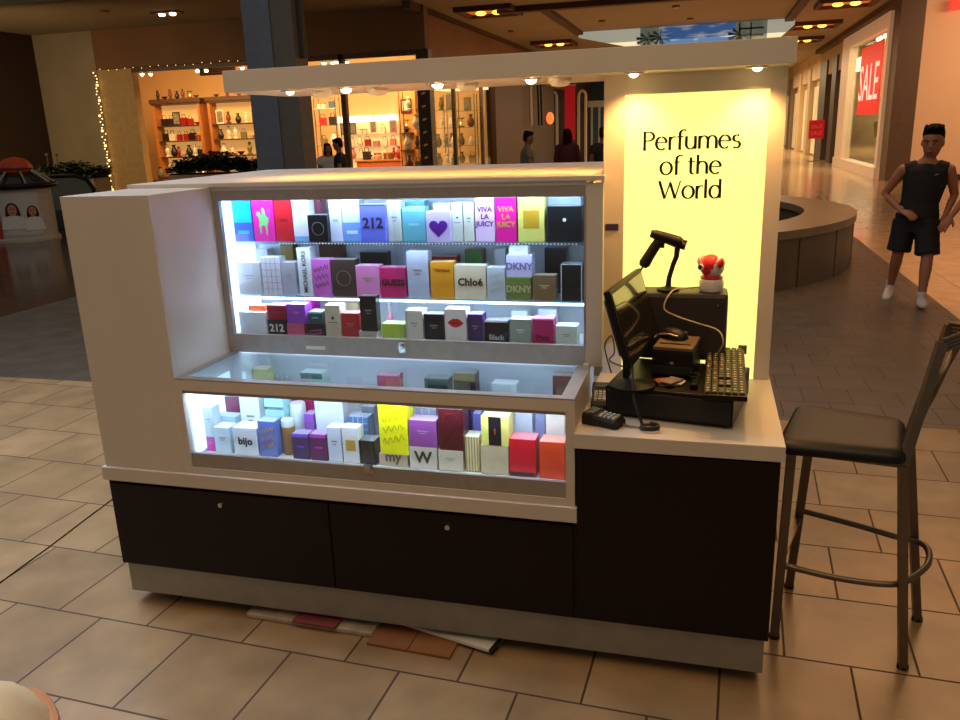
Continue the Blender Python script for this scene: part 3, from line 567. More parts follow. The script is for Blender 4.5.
# ------------------------------------------------------------------ flat things under the kiosk
pk = mat('clear_wrap', (168, 156, 140), .3, var=.2, vscale=20)
o = thing('flattened_packaging', 'flattened pink and grey plastic packaging pushed under the kiosk', 'packaging', (.80, .03, .0), math.radians(-2))
MB().box(-.27, .26, -.04, .30, .001, .022, .006).build('sheet', pk, o); MB().box(-.06, .12, -.055, .1, .022, .034, .004).build('pink_print', mat('dull_pink', (120, 56, 60), .5), o)
o = thing('cardboard_sheet', 'flat brown cardboard sheet on the floor under the middle of the kiosk', 'cardboard', (1.22, .02, .0), math.radians(-3))
MB().box(-.16, .16, -.09, .25, .001, .012, .002).build('board', mat('cardboard', (140, 92, 54), .8, var=.1), o); MB().box(-.002, .002, -.09, .25, .012, .0135).build('fold', mat('card_dark', (90, 50, 26), .8), o)
o = thing('white_board_strip', 'long flat white board poking out under the kiosk right of the cardboard', 'board', (1.26, .085, .015), math.radians(-14))
MB().box(-.24, .28, -.05, .12, .0, .012, .001).build('board', WHT, o); MB().box(.265, .28, -.051, .121, -.0005, .0125).build('edge_tape', BLKM, o)
# cable on floor at left
mb = MB(); mb.tube(curve([(-.50, -.9, .003), (-.60, -.4, .003), (-.65, 0, .003), (-.68, .316, .003), (-.73, .75, .003), (-.77, 1.3, .003), (-.6, 1.9, .003)]), .0028, 6)
tag(mb.build('power_cable', BLK), 'thin black power cable lying on the tiles left of the kiosk', 'cable')

# ------------------------------------------------------------------ cartons
def shape(kind, x0, x1, z0, z1, yf, par, c2, label):
    W = x1 - x0; H = z1 - z0; cx = (x0 + x1) / 2; cz = (z0 + z1) / 2; T = Matrix.Translation((0, yf, 0))
    m2 = colmat(c2) if c2 else None
    ink = colmat((70, 66, 64), .5)
    P = lambda: MB()
    if kind == 'half': P().box(x0 + .001, x1 - .001, yf - .0008, yf, z0 + H * .45, z1 - .001).build('upper_panel', m2, par); P().box(cx - W * .3, cx + W * .3, yf - .0008, yf, z0 + H * .18, z0 + H * .26).build('printed_mark', m2, par)
    elif kind == 'foot': P().box(x0 + .001, x1 - .001, yf - .0008, yf, z0 + .001, z0 + H * .12).build('foot_band', m2, par)
    elif kind == 'band':
        P().box(x0 + .001, x1 - .001, yf - .0008, yf, z1 - H * .12, z1 - .001).build('top_band', m2, par); P().box(cx - W * .22, cx + W * .22, yf - .0008, yf, cz - H * .03, cz + H * .03).build('printed_mark', m2, par)
    elif kind == 'mark': P().box(cx - W * .2, cx + W * .2, yf - .0008, yf, cz + H * .08, cz + H * .12).box(cx - W * .12, cx + W * .12, yf - .0008, yf, cz, cz + H * .03).build('printed_mark', m2 or colmat((150, 146, 142), .5), par)
    elif kind == 'dot': P().tube([(cx, yf - .0008, cz + H * .12), (cx, yf, cz + H * .12)], W * .1, 12).box(cx - W * .3, cx + W * .3, yf - .0008, yf, cz - .002, cz).build('printed_dot', ink, par)
    elif kind == 'whitedot': P().tube([(cx, yf - .001, cz + H * .12), (cx, yf, cz + H * .12)], .0065, 14).build('printed_dot', colmat((225, 225, 220)), par)
    elif kind == 'ring': P().tube([(cx + .3 * W * math.cos(a * PI / 10), yf - .0006, cz + .3 * W * math.sin(a * PI / 10)) for a in range(20)], .0016, 6, closed=True).build('printed_ring', m2 or colmat((80, 80, 84)), par)
    elif kind == 'square': P().box(cx - W * .3, cx + W * .3, yf - .001, yf, cz - W * .32, cz + W * .34).build('printed_square', m2, par)
    elif kind == 'grid':
        b = MB()
        for i in range(1, 4): b.box(x0 + W * i / 4 - .001, x0 + W * i / 4 + .001, yf - .0008, yf, z0 + .002, z1 - .002)
        for i in range(1, 6): b.box(x0 + .002, x1 - .002, yf - .0008, yf, z0 + H * i / 6 - .001, z0 + H * i / 6 + .001)
        b.build('printed_grid', m2, par)
    elif kind == 'stripes':
        b = MB()
        for i in range(5): b.box(x0 + W * (i + .3) / 5, x0 + W * (i + .6) / 5, yf - .0008, yf, z0 + .001, z1 - .001)
        b.build('printed_stripes', m2, par)
    elif kind == 'edge': P().box(x0, x0 + .003, yf - .001, yf, z0, z1).box(x1 - .003, x1, yf - .001, yf, z0, z1).box(x0, x1, yf - .001, yf, z1 - .003, z1).build('silver_edge', m2, par)
    elif kind == 'blackcentre': P().box(cx - W * .23, cx + W * .23, yf - .001, yf, z0 + .002, z1 - .002).build('centre_panel', m2, par); P().box(cx - .003, cx + .003, yf - .002, yf - .001, cz - .012, cz + .01).build('printed_mark', colmat((150, 70, 30)), par)
    elif kind == 'scribble':
        for q in range(3 if H > .07 else 2):
            pts = [(x0 + W * (.12 + .76 * i / 14), yf - .0005, z0 + H * (.25 + .22 * q) + H * .07 * math.sin(i * 1.7 + q) + H * .12 * i / 14) for i in range(15)]
            MB().tube(pts, .0011, 5).build('printed_scrawl', m2 or ink, par)
    elif kind == 'heart':
        pts = [(cx + W * .024 * 16 * math.sin(t) ** 3, cz - .003 + W * .024 * (13 * math.cos(t) - 5 * math.cos(2 * t) - 2 * math.cos(3 * t) - math.cos(4 * t))) for t in [2 * PI * i / 30 for i in range(30)]]
        P().poly(pts, .001, T).build('printed_heart', colmat((88, 24, 150)), par)
    elif kind == 'lips':
        pts = [(-.38, .02), (-.2, .16), (-.06, .22), (0, .18), (.08, .22), (.24, .14), (.38, .0), (.2, -.14), (0, -.2), (-.2, -.14)]
        P().poly([(cx + W * p[0], cz + .012 + W * p[1]) for p in pts], .001, T).build('printed_lips', colmat((205, 30, 36)), par)
        P().poly([(cx + W * .7 * p[0], cz + .012 + W * .16 * p[1]) for p in pts], .0014, T).build('lip_line', colmat((120, 14, 20)), par)
    elif kind == 'arch':
        P().tube([(cx + W * .36 * math.cos(a * PI / 10), yf - .0006, cz + W * .3 + W * .36 * math.sin(a * PI / 10)) for a in range(11)], .001, 5).build('printed_arch', m2, par)
    elif kind == 'horse':
        hp = [(.30, .18), (.36, .20), (.40, .38), (.50, .40), (.56, .38), (.60, .15), (.66, .15), (.66, .38), (.74, .48), (.76, .58), (.66, .60), (.60, .64), (.58, .78), (.50, .84), (.44, .80), (.46, .66), (.40, .62), (.34, .72), (.24, .74), (.18, .66), (.26, .62), (.30, .50), (.28, .38)]
        P().poly([(x0 + W * p[0], z0 + H * p[1]) for p in hp], .001, T).build('printed_polo_rider', colmat((120, 205, 120)), par)
        P().poly([(x0 + W * p[0], z0 + H * p[1]) for p in ((.66, .62), (.8, .6), (.86, .72), (.8, .82), (.7, .76))], .001, T).build('printed_patch', colmat((150, 70, 210)), par)
    elif kind.startswith(('t:', 'tt:', 'tm:', 'tl:', 't3:', 'v:')):
        a = kind.split(':'); c = tuple(int(v) for v in a[2].split(',')) if len(a) > 2 else (40, 30, 40)
        m = colmat(c, .5)
        s = a[1].replace('|', '\n')
        n = max(len(q) for q in s.split('\n'))
        if a[0] == 'v': text(s, .0235, 'printed_lettering', colmat((60, 60, 66), .5), par, (cx, yf - .0008, cz), (PI / 2, -PI / 2, 0), .0002, bold=.02)
        else:
            sz = min(W * 1.5 / n, .05) if a[0] != 't' else min(W * 1.62 / n, .06)
            zc = {'t': cz, 'tt': z1 - H * .22, 'tm': cz - H * .02, 'tl': z0 + H * .3, 't3': cz + H * .06}[a[0]]
            if a[0] == 't3': sz = W * .36
            text(s, sz, 'printed_lettering', m, par, (cx, yf - .001, zc), (PI / 2, 0, 0), .0003, bold=.03)
        if m2: P().box(x0 + .001, x1 - .001, yf - .0008, yf, z1 - .005, z1 - .0005).build('top_edge', m2, par)
for (x0, x1, y0, dp, z0, z1, c1, c2, deco, lab, shp) in PRODUCTS:
    cx = (x0 + x1) / 2; cy = y0 + dp / 2
    t = thing('perfume_carton' if shp == 'box' else ('perfume_bottle' if shp == 'bottle' else 'round_tin'), lab, 'perfume box' if shp == 'box' else ('bottle' if shp == 'bottle' else 'tin'), (cx, cy, z0))
    a, b_ = -(x1 - x0) / 2, (x1 - x0) / 2; h = z1 - z0; m = colmat(c1)
    if shp == 'box':
        MB().box(a, b_, -dp / 2, dp / 2, 0, h, .0012).build('box_body', m, t)
        MB().box(a + .002, b_ - .002, -dp / 2 + .002, dp / 2 - .002, h, h + .0006).build('lid_flap', colmat(tuple(min(255, int(v * .5 + 120)) for v in c1)), t)
        if deco: shape(deco, a, b_, 0, h, -dp / 2, t, c2, lab)
    elif shp == 'can':
        r = min((x1 - x0) / 2, dp)
        MB().lathe([(r * .96, 0), (r, .003), (r, h * .8)], n=20).build('tin_body', m, t, True)
        MB().lathe([(r * .98, h * .8), (r * .98, h - .004), (r * .9, h)], n=20).build('lid', colmat(c2 or (235, 240, 240)), t, True)
    else:
        r = (x1 - x0) / 2
        MB().lathe([(r, 0), (r, h * .55), (r * .5, h * .65)], n=14).build('bottle_body', m, t, True)
        MB().lathe([(r * .6, h * .65), (r * .6, h)], n=14).build('cap', colmat((200, 190, 190)), t, True)
# ------------------------------------------------------------------ till equipment on the worktop
CT = .851
RZ = math.radians(-10)
d = thing('cash_drawer', 'wide black cash drawer on the white worktop under the till equipment', 'cash drawer', (2.115, .315, CT + .001), RZ)
MB().box(-.205, .205, -.18, .18, .008, .104, .003).build('housing', BLK, d)
MB().box(-.198, .198, -.186, -.18, .016, .092, .002).build('drawer_front', BLKM, d)
mb = MB()
for x in (-.18, .18):
    for y in (-.15, .15): mb.cyl(x, y, 0, .008, .012, n=12)
mb.build('rubber_feet', BLKM, d)
DT = CT + .106
tow = thing('computer_case', 'dark grey computer case standing behind the till against the yellow sign', 'computer', (2.115, .575, DT))
MB().box(-.152, .152, -.065, .065, .0, .245, .014).build('chassis', mat('charcoal_case', (58, 48, 42), .45, var=.06), tow)
MB().box(-.138, .138, -.0665, -.0645, .014, .231, .001).build('side_panel', mat('charcoal_panel', (50, 41, 36), .5, var=.06), tow)
MB().tube([(.118, -.068, .205), (.118, -.064, .205)], .003, 8).build('screw', CHR, tow)
TT = DT + .246
# barcode scanner in gooseneck stand
s = thing('barcode_scanner', 'black handheld barcode scanner tilted on its gooseneck above the computer case', 'scanner', (2.028, .555, TT + .001))
gun = MB()
R_ = [((.062, -.01, .150), .019, .017), ((.055, -.008, .154), .023, .020), ((.02, 0, .166), .021, .018), ((-.015, .0, .178), .019, .016), ((-.03, .0, .182), .014, .012)]
rings = []
for c_, r1, r2 in R_: rings.append(gun.ring(Vector(c_), 1, Vector((.25, -.1, .96)).normalized(), Vector((0, 1, 0)), 14, r2, r1))
gun.skin(rings); gun.build('scanner_head', BLK, s, True)
gh = MB(); rings = []
for c_, r1 in (((.005, 0, .168), .017), ((-.015, 0, .142), .016), ((-.032, 0, .112), .0165), ((-.046, 0, .086), .018), ((-.052, 0, .076), .012)):
    rings.append(gh.ring(Vector(c_), r1, Vector((.85, 0, -.5)), Vector((0, 1, 0)), 12, 1, .8))
gh.skin(rings).build('scanner_grip', BLKM, s, True)
MB().box(.0, .012, -.006, .006, .136, .152, .002).build('trigger', BLKM, s)
MB().tube([(.076, -.012, .146), (.062, -.01, .150)], .016, 14).build('scan_window', mat('scan_window', (20, 8, 6), .08, coat=.5), s)
MB().tube([(.05, -.003, .140), (.048, 0, .11), (.038, 0, .08), (.028, 0, .04), (.026, 0, .008)], [.009, .008, .0075, .0075, .009], 10).build('gooseneck', BLKM, s, True)
MB().lathe([(.034, 0), (.034, .006), (.01, .012), (.008, .016)], .026, 0, 20).build('stand_base', BLKM, s, True)
MB().tube([(-.05, 0, .078), (-.058, 0, .062), (-.060, 0, .04), (-.058, .01, .012), (-.04, .014, .003)], .003, 6).build('cord', BLKM, s)
s.scale = (1.18, 1.18, 1.12)
# red and white camera
cm = thing('baby_camera', 'small red and white round network camera with a camera eye on the computer case', 'camera', (2.208, .565, TT + .001), math.radians(-42))
MB().lathe([(.036, 0), (.038, .004), (.038, .03), (.034, .04), (.028, .044)], n=24).build('base', WHT, cm, True)
MB().lathe([(.0345, .0402), (.036, .045), (.030, .049)], n=24).build('collar_ring', mat('toy_red', (205, 30, 46), .3), cm, True)
MB().ball((0, 0, .078), .038, 20, (1, 1, 1.0)).build('head', WHT, cm, True)
MB().ball((0, -.006, .081), .0365, 20, (.93, .95, 1.02)).build('face_mask', MC['toy_red'], cm, True)
MB().tube([(-.008, -.045, .080), (-.008, -.036, .080)], .011, 14).build('lens_ring', WHT, cm); MB().tube([(-.008, -.047, .080), (-.008, -.044, .080)], .007, 12).build('lens', BLK, cm)
for sx in (-1, 1): e_ = MB().ball((sx * .036, -.004, .092), .019, 12, (.5, 1, 1.1)).build('ear', WHT, cm, True); MB().ball((sx * .041, -.008, .092), .014, 12, (.5, 1, 1.1)).build('ear_pad', MC['toy_red'], e_, True)
MB().tube([(-.03, .03, .01), (-.046, .035, .06), (-.052, .035, .09)], .0012, 6).build('antenna', WHT, cm)
tag(MB().tube(curve([(2.175, .555, TT + .014), (2.12, .53, TT + .014), (2.075, .49, TT + .01), (2.05, .47, TT - .045), (2.09, .478, TT - .075), (2.165, .480, TT - .10), (2.235, .465, TT - .12), (2.255, .45, TT - .16), (2.235, .48, DT + .03)]), .0028, 7).build('white_cable', mat('white_cable', (190, 175, 150), .5), smooth=True), 'white cable looping from the red camera down past the mouse', 'cable')
cm.scale = (1.12, 1.12, 1.1)
# receipt printer
p = thing('receipt_printer', 'black receipt printer with a beige top under the mouse', 'printer', (2.102, .375, DT + .001), math.radians(-8))
MB().box(-.068, .068, -.09, .09, 0, .092, .005).build('housing', BLK, p)
MB().box(-.066, .066, -.088, .088, .092, .104, .003).build('lid', mat('beige_grey', (96, 78, 56), .5), p)
MB().box(-.05, .05, -.045, -.037, .104, .107, .001).build('paper_slot', BLKM, p)
MB().box(-.069, .069, -.094, -.09, .01, .04, .002).build('front_cover', BLKM, p)
MB().box(-.006, .006, -.0955, -.094, .048, .056).build('status_light', mat('grey_dot', (140, 140, 130), .4), p)
ms = thing('computer_mouse', 'black and silver computer mouse lying on top of the receipt printer', 'mouse', (2.087, .42, DT + .106), math.radians(62))
mb = MB(); rings = []
for x, w_, h_ in ((-.052, .012, .01), (-.045, .024, .02), (-.025, .031, .032), (0, .032, .036), (.025, .030, .03), (.045, .024, .018), (.052, .014, .01)):
    rings.append([mb.bm.verts.new((w_ * math.cos(a), x, .001 + max(0, math.sin(a)) * h_)) for a in [2 * PI * i / 14 for i in range(14)]])
mb.skin(rings).build('shell', BLK, ms, True)
MB().tube([(0, .018, .034), (0, .034, .027)], .004, 8).build('scroll_wheel', CHR, ms)
for sx in (-1, 1): MB().tube([(sx * .031, -.035, .016), (sx * .034, 0, .02), (sx * .028, .04, .012)], .003, 6).build('silver_side', ALU, ms)
# monitor
mo = thing('computer_monitor', 'flat black monitor tilted back and facing right beside the keyboard', 'monitor', (0, 0, 0))
A_ = Vector((1.902, .06, 1.293)); B_ = Vector((1.962, .495, 1.293)); D_ = Vector((1.974, .06, 1.052)); 
ux = (B_ - A_); wd = ux.length; ux.normalize(); uz = (A_ - D_); uz = (uz - ux * uz.dot(ux)); hh = uz.length; uz.normalize(); un = uz.cross(ux); un.normalize()
if un.x < 0: un = -un
MM = Matrix((( ux.x, -un.x, uz.x, D_.x), (ux.y, -un.y, uz.y, D_.y), (ux.z, -un.z, uz.z, D_.z), (0, 0, 0, 1)))   # local x along width, -y out of the screen, z up
MB().box(0, wd, 0, .022, 0, hh, .004, MM).build('bezel', BLK, mo)
MB().box(.014, wd - .014, -.0015, .0, .02, hh - .014, 0, MM).build('screen', mat('dark_screen', (28, 24, 18), .12, coat=.6), mo)
MB().box(.05, wd - .05, .022, .045, .03, hh - .03, .01, MM).build('back_shell', mat('blue_black_shell', (24, 30, 38), .35), mo)
MB().box(wd - .07, wd - .02, -.002, 0, .006, .012, 0, MM).build('buttons', ALU, mo)
cen = MM @ Vector((wd * .42, .035, hh * .35))
MB().rod(cen, (1.945, cen.y - .02, .972), .02, .07, up=(0, 1, 0)).build('stand_neck', BLK, mo)
MB().lathe([(.075, 0), (.075, .006), (.03, .014), (.02, .02)], 1.968, cen.y - .07, 26, DT + .001).build('stand_foot', BLK, mo, True)
# keyboard
kb = thing('keyboard', 'black computer keyboard with pale letters lying along the right edge of the drawer', 'keyboard', (2.262, .335, DT + .004), math.radians(-3))
kb.rotation_euler = (math.radians(1.2), 0, math.radians(-1))
MB().box(-.066, .066, -.262, .255, 0, .018, .004).build('case', BLK, kb)
km = mat('worn_key', (190, 176, 140), .5, var=.1, vscale=40)
kbm = MB(); kp = MB(); rr = random.Random(3)
for i in range(6):
    for j in range(20):
        if j in (14, 17) and i in (2, 3): continue
        x = -.052 + i * .0205; y = .238 - j * .0252
        kbm.box(x - .0085, x + .0085, y - .0105, y + .0105, .018, .0255, .002)
        if rr.random() < .8: kp.box(x - .003, x + .003, y - .004, y + .004, .0255, .0259)
ko = kbm.build('keys', mat('dark_key', (74, 64, 46), .5), kb); kp.build('key_letters', km, ko)
# handset and terminals
def terminal(name, lab, x, y, rz, tilt, w_, l_, z=CT, sc=None):
    t = thing(name, lab, 'card terminal', (x, y, z + .002), rz); t.rotation_euler = (tilt, 0, rz)
    mb = MB(); rings = []
    for yy, ww, h0 in ((-l_ / 2, .8, .016), (-l_ / 2 + .01, .98, .024), (0, .92, .028), (l_ / 2 - .04, 1.0, .036), (l_ / 2 - .006, 1.0, .04), (l_ / 2, .9, .034)):
        rings.append([mb.bm.verts.new((w_ / 2 * ww * a, yy, b)) for a, b in ((-1, 0), (1, 0), (1, h0 * .8), (.9, h0), (-.9, h0), (-1, h0 * .8))])
    mb.skin(rings).build('body', BLKM, t)
    M = Matrix.Translation((0, 0, 0))
    for i in range(3):
        for j in range(4):
            MB().box(-w_ * .32 + i * w_ * .23, -w_ * .32 + i * w_ * .23 + w_ * .17, -l_ * .38 + j * l_ * .12, -l_ * .38 + j * l_ * .12 + l_ * .08, .022, .032 + j * .001, .001).build('key', mat('pale_key', (172, 164, 150), .5), t)
    MB().box(-w_ * .36, w_ * .36, l_ * .18, l_ * .4, .03, .0405, .001).build('screen', mat('lcd_grey', (80, 90, 84), .2), t)
    return t
terminal('card_terminal', 'black card terminal with pale keys at the front left corner of the worktop', 1.887, .09, math.radians(70), 0, .075, .125)
terminal('card_terminal', 'upright black keypad terminal with white keys wedged beside the glass case', 1.852, .285, math.radians(4), math.radians(10), .062, .13, CT + .012)
o = thing('paper_roll_stack', 'small heap of printed receipts and cards on the cash drawer', 'papers', (2.085, .22, DT))
for i, (x, y, r_, c) in enumerate(((0, 0, .2, (176, 130, 80)), (.012, .008, -.3, (210, 190, 160)), (-.01, .004, .5, (150, 70, 40)), (.006, -.006, 1.0, (120, 110, 110)))):
    MB().box(-.036, .036, -.024, .024, i * .004, i * .004 + .0036, .0005, Matrix.Translation((x, y, 0)) @ Matrix.Rotation(r_, 4, 'Z')).build('paper_slip', colmat(c, .6), o)
o = thing('black_gadget', 'small black gadget with a coiled lead on the drawer by the keyboard', 'gadget', (2.165, .20, DT))
MB().box(-.012, .012, -.03, .03, 0, .018, .005).build('body', BLK, o); MB().tube([(.014 * math.cos(a * .8), .014 * math.sin(a * .8), .024 + .002 * a) for a in range(14)], .0022, 6).build('lead', BLK, o)
tag(MB().tube([(1.955, .30, 1.04), (1.965, .20, 1.02), (1.972, .14, .985), (1.98, .10, .94), (1.995, .085, .90), (2.01, .07, .866)] + [(2.035 + .028 * math.cos(2.6 + a * .55), .055 + .02 * math.sin(2.6 + a * .55), .858 + .0006 * a) for a in range(22)], .0048, 8).build('coiled_cord', BLKM, smooth=True), 'thick black cord dropping from the monitor and coiled at the worktop edge', 'cord')
tag(MB().tube([(1.93, .085, .860), (1.97, .07, .857), (2.01, .06, .857)], .003, 6).build('grey_lead', mat('grey_lead', (120, 105, 90), .5)), 'short grey lead from the front card terminal to the coiled cord', 'cable')
tag(MB().tube(curve([(1.865, .50, .90), (1.84, .50, 1.0), (1.86, .55, 1.03), (1.875, .5, .98), (1.86, .47, .96), (1.885, .42, .96), (1.92, .34, .975)]), .0028, 6).build('tangled_cable', BLKM, smooth=True), 'tangled black cable between the glass case and the monitor', 'cable')

# ------------------------------------------------------------------ bar stool
st = thing('bar_stool', 'tall metal bar stool with a black padded seat right of the kiosk', 'stool', (0, 0, 0))
SM = mat('pewter_metal', (112, 102, 90), .34, .7, var=.06, vscale=20)
fl, fr_, rl, rr_ = Vector((2.475, .30, 0)), Vector((2.555, .655, 0)), Vector((2.875, .212, 0)), Vector((2.985, .52, 0))
sfl, sfr, srl, srr = Vector((2.482, .258, .735)), Vector((2.578, .55, .735)), Vector((2.802, .20, .735)), Vector((2.878, .475, .735))
MB().rod(fl, sfl, .028, .028).build('leg', SM, st); MB().rod(fr_, sfr, .028, .028).build('leg', SM, st)
bt1 = Vector((2.885, .262, 1.115)); bt2 = Vector((2.965, .50, 1.115))
def rear(a, m_, t_, nm):
    o_ = MB().rod(a, m_, .026, .034).build(nm, SM, st); return o_
rear(rl, srl, 0, 'leg'); rear(rr_, srr, 0, 'leg')
bf = MB(); bf.rod(srl, bt1, .026, .034).rod(srr, bt2, .026, .034)
bf.build('back_post', SM, st)
top = MB(); n = 14; pts = []
for i in range(n + 1):
    q = i / n; p_ = bt1.lerp(bt2, q); nrm = Vector((.97, -.22, 0)); pts.append(p_ + nrm * (.055 * math.sin(PI * q)) + Vector((0, 0, .012 * math.sin(PI * q))))
for dz in (0, .012, .024, .036): top.tube([p_ + Vector((0, 0, dz - .03)) for p_ in pts], .0065, 8)
top.build('top_rail', SM, st, True)
for s0, wv in ((.3, 1), (.5, -1), (.7, 1)):
    a = srl.lerp(srr, s0); b_ = bt1.lerp(bt2, s0) + Vector((.97, -.22, 0)) * (.05 * math.sin(PI * s0)); dirY = (srr - srl).normalized()
    MB().tube([a.lerp(b_, i / 24) + dirY * (.014 * wv * math.sin(i / 24 * 5 * PI)) for i in range(3, 25)], .006, 8).build('wavy_back_bar', SM, st, True)
sf = MB(); sf.rod(sfl, sfr, .03, .014, (0, 0, 1)).rod(sfr, srr, .03, .014, (0, 0, 1)).rod(srr, srl, .03, .014, (0, 0, 1)).rod(srl, sfl, .03, .014, (0, 0, 1)); sf.build('seat_frame', SM, st)
# cushion
cmn = MB(); c0 = (sfl + sfr + srl + srr) / 4; out = []
base = [sfl + Vector((-.060, -.066, 0)), srl + Vector((.0, -.045, 0)), srr + Vector((-.01, .03, 0)), sfr + Vector((-.05, .07, 0))]
def rr_loop(s_, z_):
    P = []
    for i in range(4):
        a0, a1, a2 = base[i - 1], base[i], base[(i + 1) % 4]
        for t_ in (0, .25, .5, .75, 1):
            p0 = a1 + (a0 - a1).normalized() * .05; p2 = a1 + (a2 - a1).normalized() * .05
            q = p0 * (1 - t_) ** 2 + a1 * 2 * t_ * (1 - t_) + p2 * t_ ** 2
            q = Vector((c0.x, c0.y, q.z)) + (q - Vector((c0.x, c0.y, q.z))) * s_; q.z = z_; P.append(q)
    return [cmn.bm.verts.new(q) for q in P]
cmn.skin([rr_loop(.95, .743), rr_loop(.99, .748), rr_loop(1.0, .760), rr_loop(.985, .773), rr_loop(.93, .783), rr_loop(.8, .789), rr_loop(.5, .791), rr_loop(.2, .790)])
cmn.build('seat_cushion', mat('black_vinyl', (14, 14, 14), .45, var=.1, bump=.05, spec=.35), st, True)
# foot ring
def lp(a, b, z): return a.lerp(b, z / .735)
f1 = lp(fl, sfl, .30); f2 = lp(fr_, sfr, .36)
r1 = lp(rl, srl, .30); r2 = lp(rr_, srr, .33)
MB().tube(curve([f1, f1.lerp(r1, .5) + Vector((0, 0, -.008)), r1 + Vector((-.03, .02, .0)), r1 + Vector((.04, .06, .01)), r1.lerp(r2, .5) + Vector((.06, 0, .01)), r2 + Vector((.02, -.05, .01)), r2 + Vector((-.07, -.0, .01)), f2.lerp(r2, .45), f2]), .011, 10).build('foot_ring', SM, st, True)
MB().rod(lp(fl, sfl, .33), lp(fr_, sfr, .33), .022, .012, (0, 0, 1)).build('front_stretcher', SM, st)
for p_ in (fl, fr_, rl, rr_): MB().cyl(p_.x, p_.y, 0, .012, .019, n=14).build('rubber_foot', BLKM, st)

# ------------------------------------------------------------------ round stone fountain ring
stone = mat('fountain_stone', (108, 94, 74), .45, var=.14, vscale=3)
ft = thing('round_planter_bench', 'large round stone ring bench beyond the kiosk on the right', 'bench', (.646, 9.25, 0))
Ro = 3.40
MB().lathe([(Ro - .08, 0), (Ro - .08, .62)], n=64).build('inner_fill', mat('ring_dark', (44, 38, 32), .7), ft).scale = (.6, .6, .7)
mb = MB(); N = 64
def annulus(mb, r0, r1, z0, z1, N=64):
    X = Vector((1, 0, 0)); Y_ = Vector((0, 1, 0)); a = mb.ring(Vector((0, 0, z0)), r1, X, Y_, N); b = mb.ring(Vector((0, 0, z1)), r1, X, Y_, N); c = mb.ring(Vector((0, 0, z1)), r0, X, Y_, N); d_ = mb.ring(Vector((0, 0, z0)), r0, X, Y_, N)
    mb.skin([a, b, c, d_], closed=True)
annulus(mb, Ro - .5, Ro - .02, 0, .55); mb.build('drum_wall', stone, ft, True)
mb = MB(); annulus(mb, Ro - .62, Ro, .55, .64); mb.build('cap_stone', mat('cap_stone', (134, 118, 94), .35, var=.1, vscale=3), ft, True)
mb = MB()
for i in range(26):
    a = 2 * PI * i / 26; mb.box(-.004, .004, -.003, .003, 0, .55, 0, Matrix.Translation(((Ro - .018) * math.cos(a), (Ro - .018) * math.sin(a), 0)) @ Matrix.Rotation(a + PI / 2, 4, 'Z'))
mb.build('panel_joints', mat('joint_dark', (60, 50, 38), .8), ft)

# ------------------------------------------------------------------ left: advert bin, escalator rail, planters
bn = thing('advert_drum', 'round orange and white advert drum topped with a dark ring and orange dome', 'advert stand', (-10.85, 10.9, 0))
prof = [(.60, 0), (.60, .05), (.56, .08), (.56, .98), (.60, 1.0)]
MB().lathe(prof, n=36).build('drum', mat('drum_white', (190, 182, 170), .4, var=.03), bn, True)
def curved(mb, r, a0, a1, z0, z1, n=14):
    A = []; 
    for i in range(n + 1):
        a = math.radians(a0 + (a1 - a0) * i / n); A.append([mb.bm.verts.new((rr0 * math.cos(a), rr0 * math.sin(a), z)) for rr0, z in ((r, z0), (r + .006, z0), (r + .006, z1), (r, z1))])
    mb.skin(A); return mb
curved(MB(), .565, 205, 268, .08, .98).build('orange_panel', mat('safety_orange', (190, 66, 24), .5), bn)
ph = curved(MB(), .565, 272, 345, .14, .94).build('photo_panel', mat('photo_pale', (206, 206, 204), .4), bn)
for a_, z_, s_, hc in ((296, .62, 1.15, (60, 34, 24)), (330, .58, .95, (40, 22, 18))):
    a = math.radians(a_); u = Vector((-math.sin(a), math.cos(a), 0)); c_ = Vector((.575 * math.cos(a), .575 * math.sin(a), z_)); rot = Matrix.Translation(c_) @ Matrix.Rotation(a + PI / 2, 4, 'Z')
    MB().poly([(.11 * s_ * math.cos(t) * (1.15 if math.sin(t) < 0 else 1), .15 * s_ * math.sin(t) - .03) for t in [i * PI / 9 for i in range(18)]], .003, rot).build('printed_hair', mat('hair_%d' % a_, hc, .6), ph)
    MB().poly([(.07 * s_ * math.cos(t), .095 * s_ * math.sin(t)) for t in [i * PI / 9 for i in range(18)]], .006, rot).build('printed_face', mat('printed_skin', (196, 140, 116), .6), ph)
    MB().poly([(-.035, .012), (-.01, .012), (-.01, .03), (-.035, .03)], .008, rot).poly([(.01, .012), (.035, .012), (.035, .03), (.01, .03)], .008, rot).poly([(-.025, -.04), (.025, -.04), (.012, -.055), (-.012, -.055)], .008, rot).build('printed_features', mat('hair_328b', (60, 30, 26), .6), ph)
    MB().poly([(-.2 * s_, -.36), (.2 * s_, -.36), (.16 * s_, -.14), (.05, -.1), (-.05, -.1), (-.16 * s_, -.14)], .004, rot).build('printed_coat', mat('printed_coat', (228, 228, 226), .6), ph)
mb = MB(); mb.tube([(.66 * math.cos(a), .66 * math.sin(a), 1.06) for a in [2 * PI * i / 32 for i in range(32)]], .05, 10, closed=True); mb.build('black_rim', BLK, bn, True)
MB().lathe([(.60, 1.0), (.62, 1.04), (.3, 1.3), (.22, 1.32)], n=30).build('dark_cone', mat('smoked_cone', (44, 40, 38), .2, var=.1), bn, True)
for i in range(8):
    a = 2 * PI * i / 8 + .2; MB().tube([(.64 * math.cos(a), .64 * math.sin(a), 1.09), (.45 * math.cos(a), .45 * math.sin(a), 1.24), (.24 * math.cos(a), .24 * math.sin(a), 1.36)], .028, 8).build('chrome_strut', CHR, bn, True)
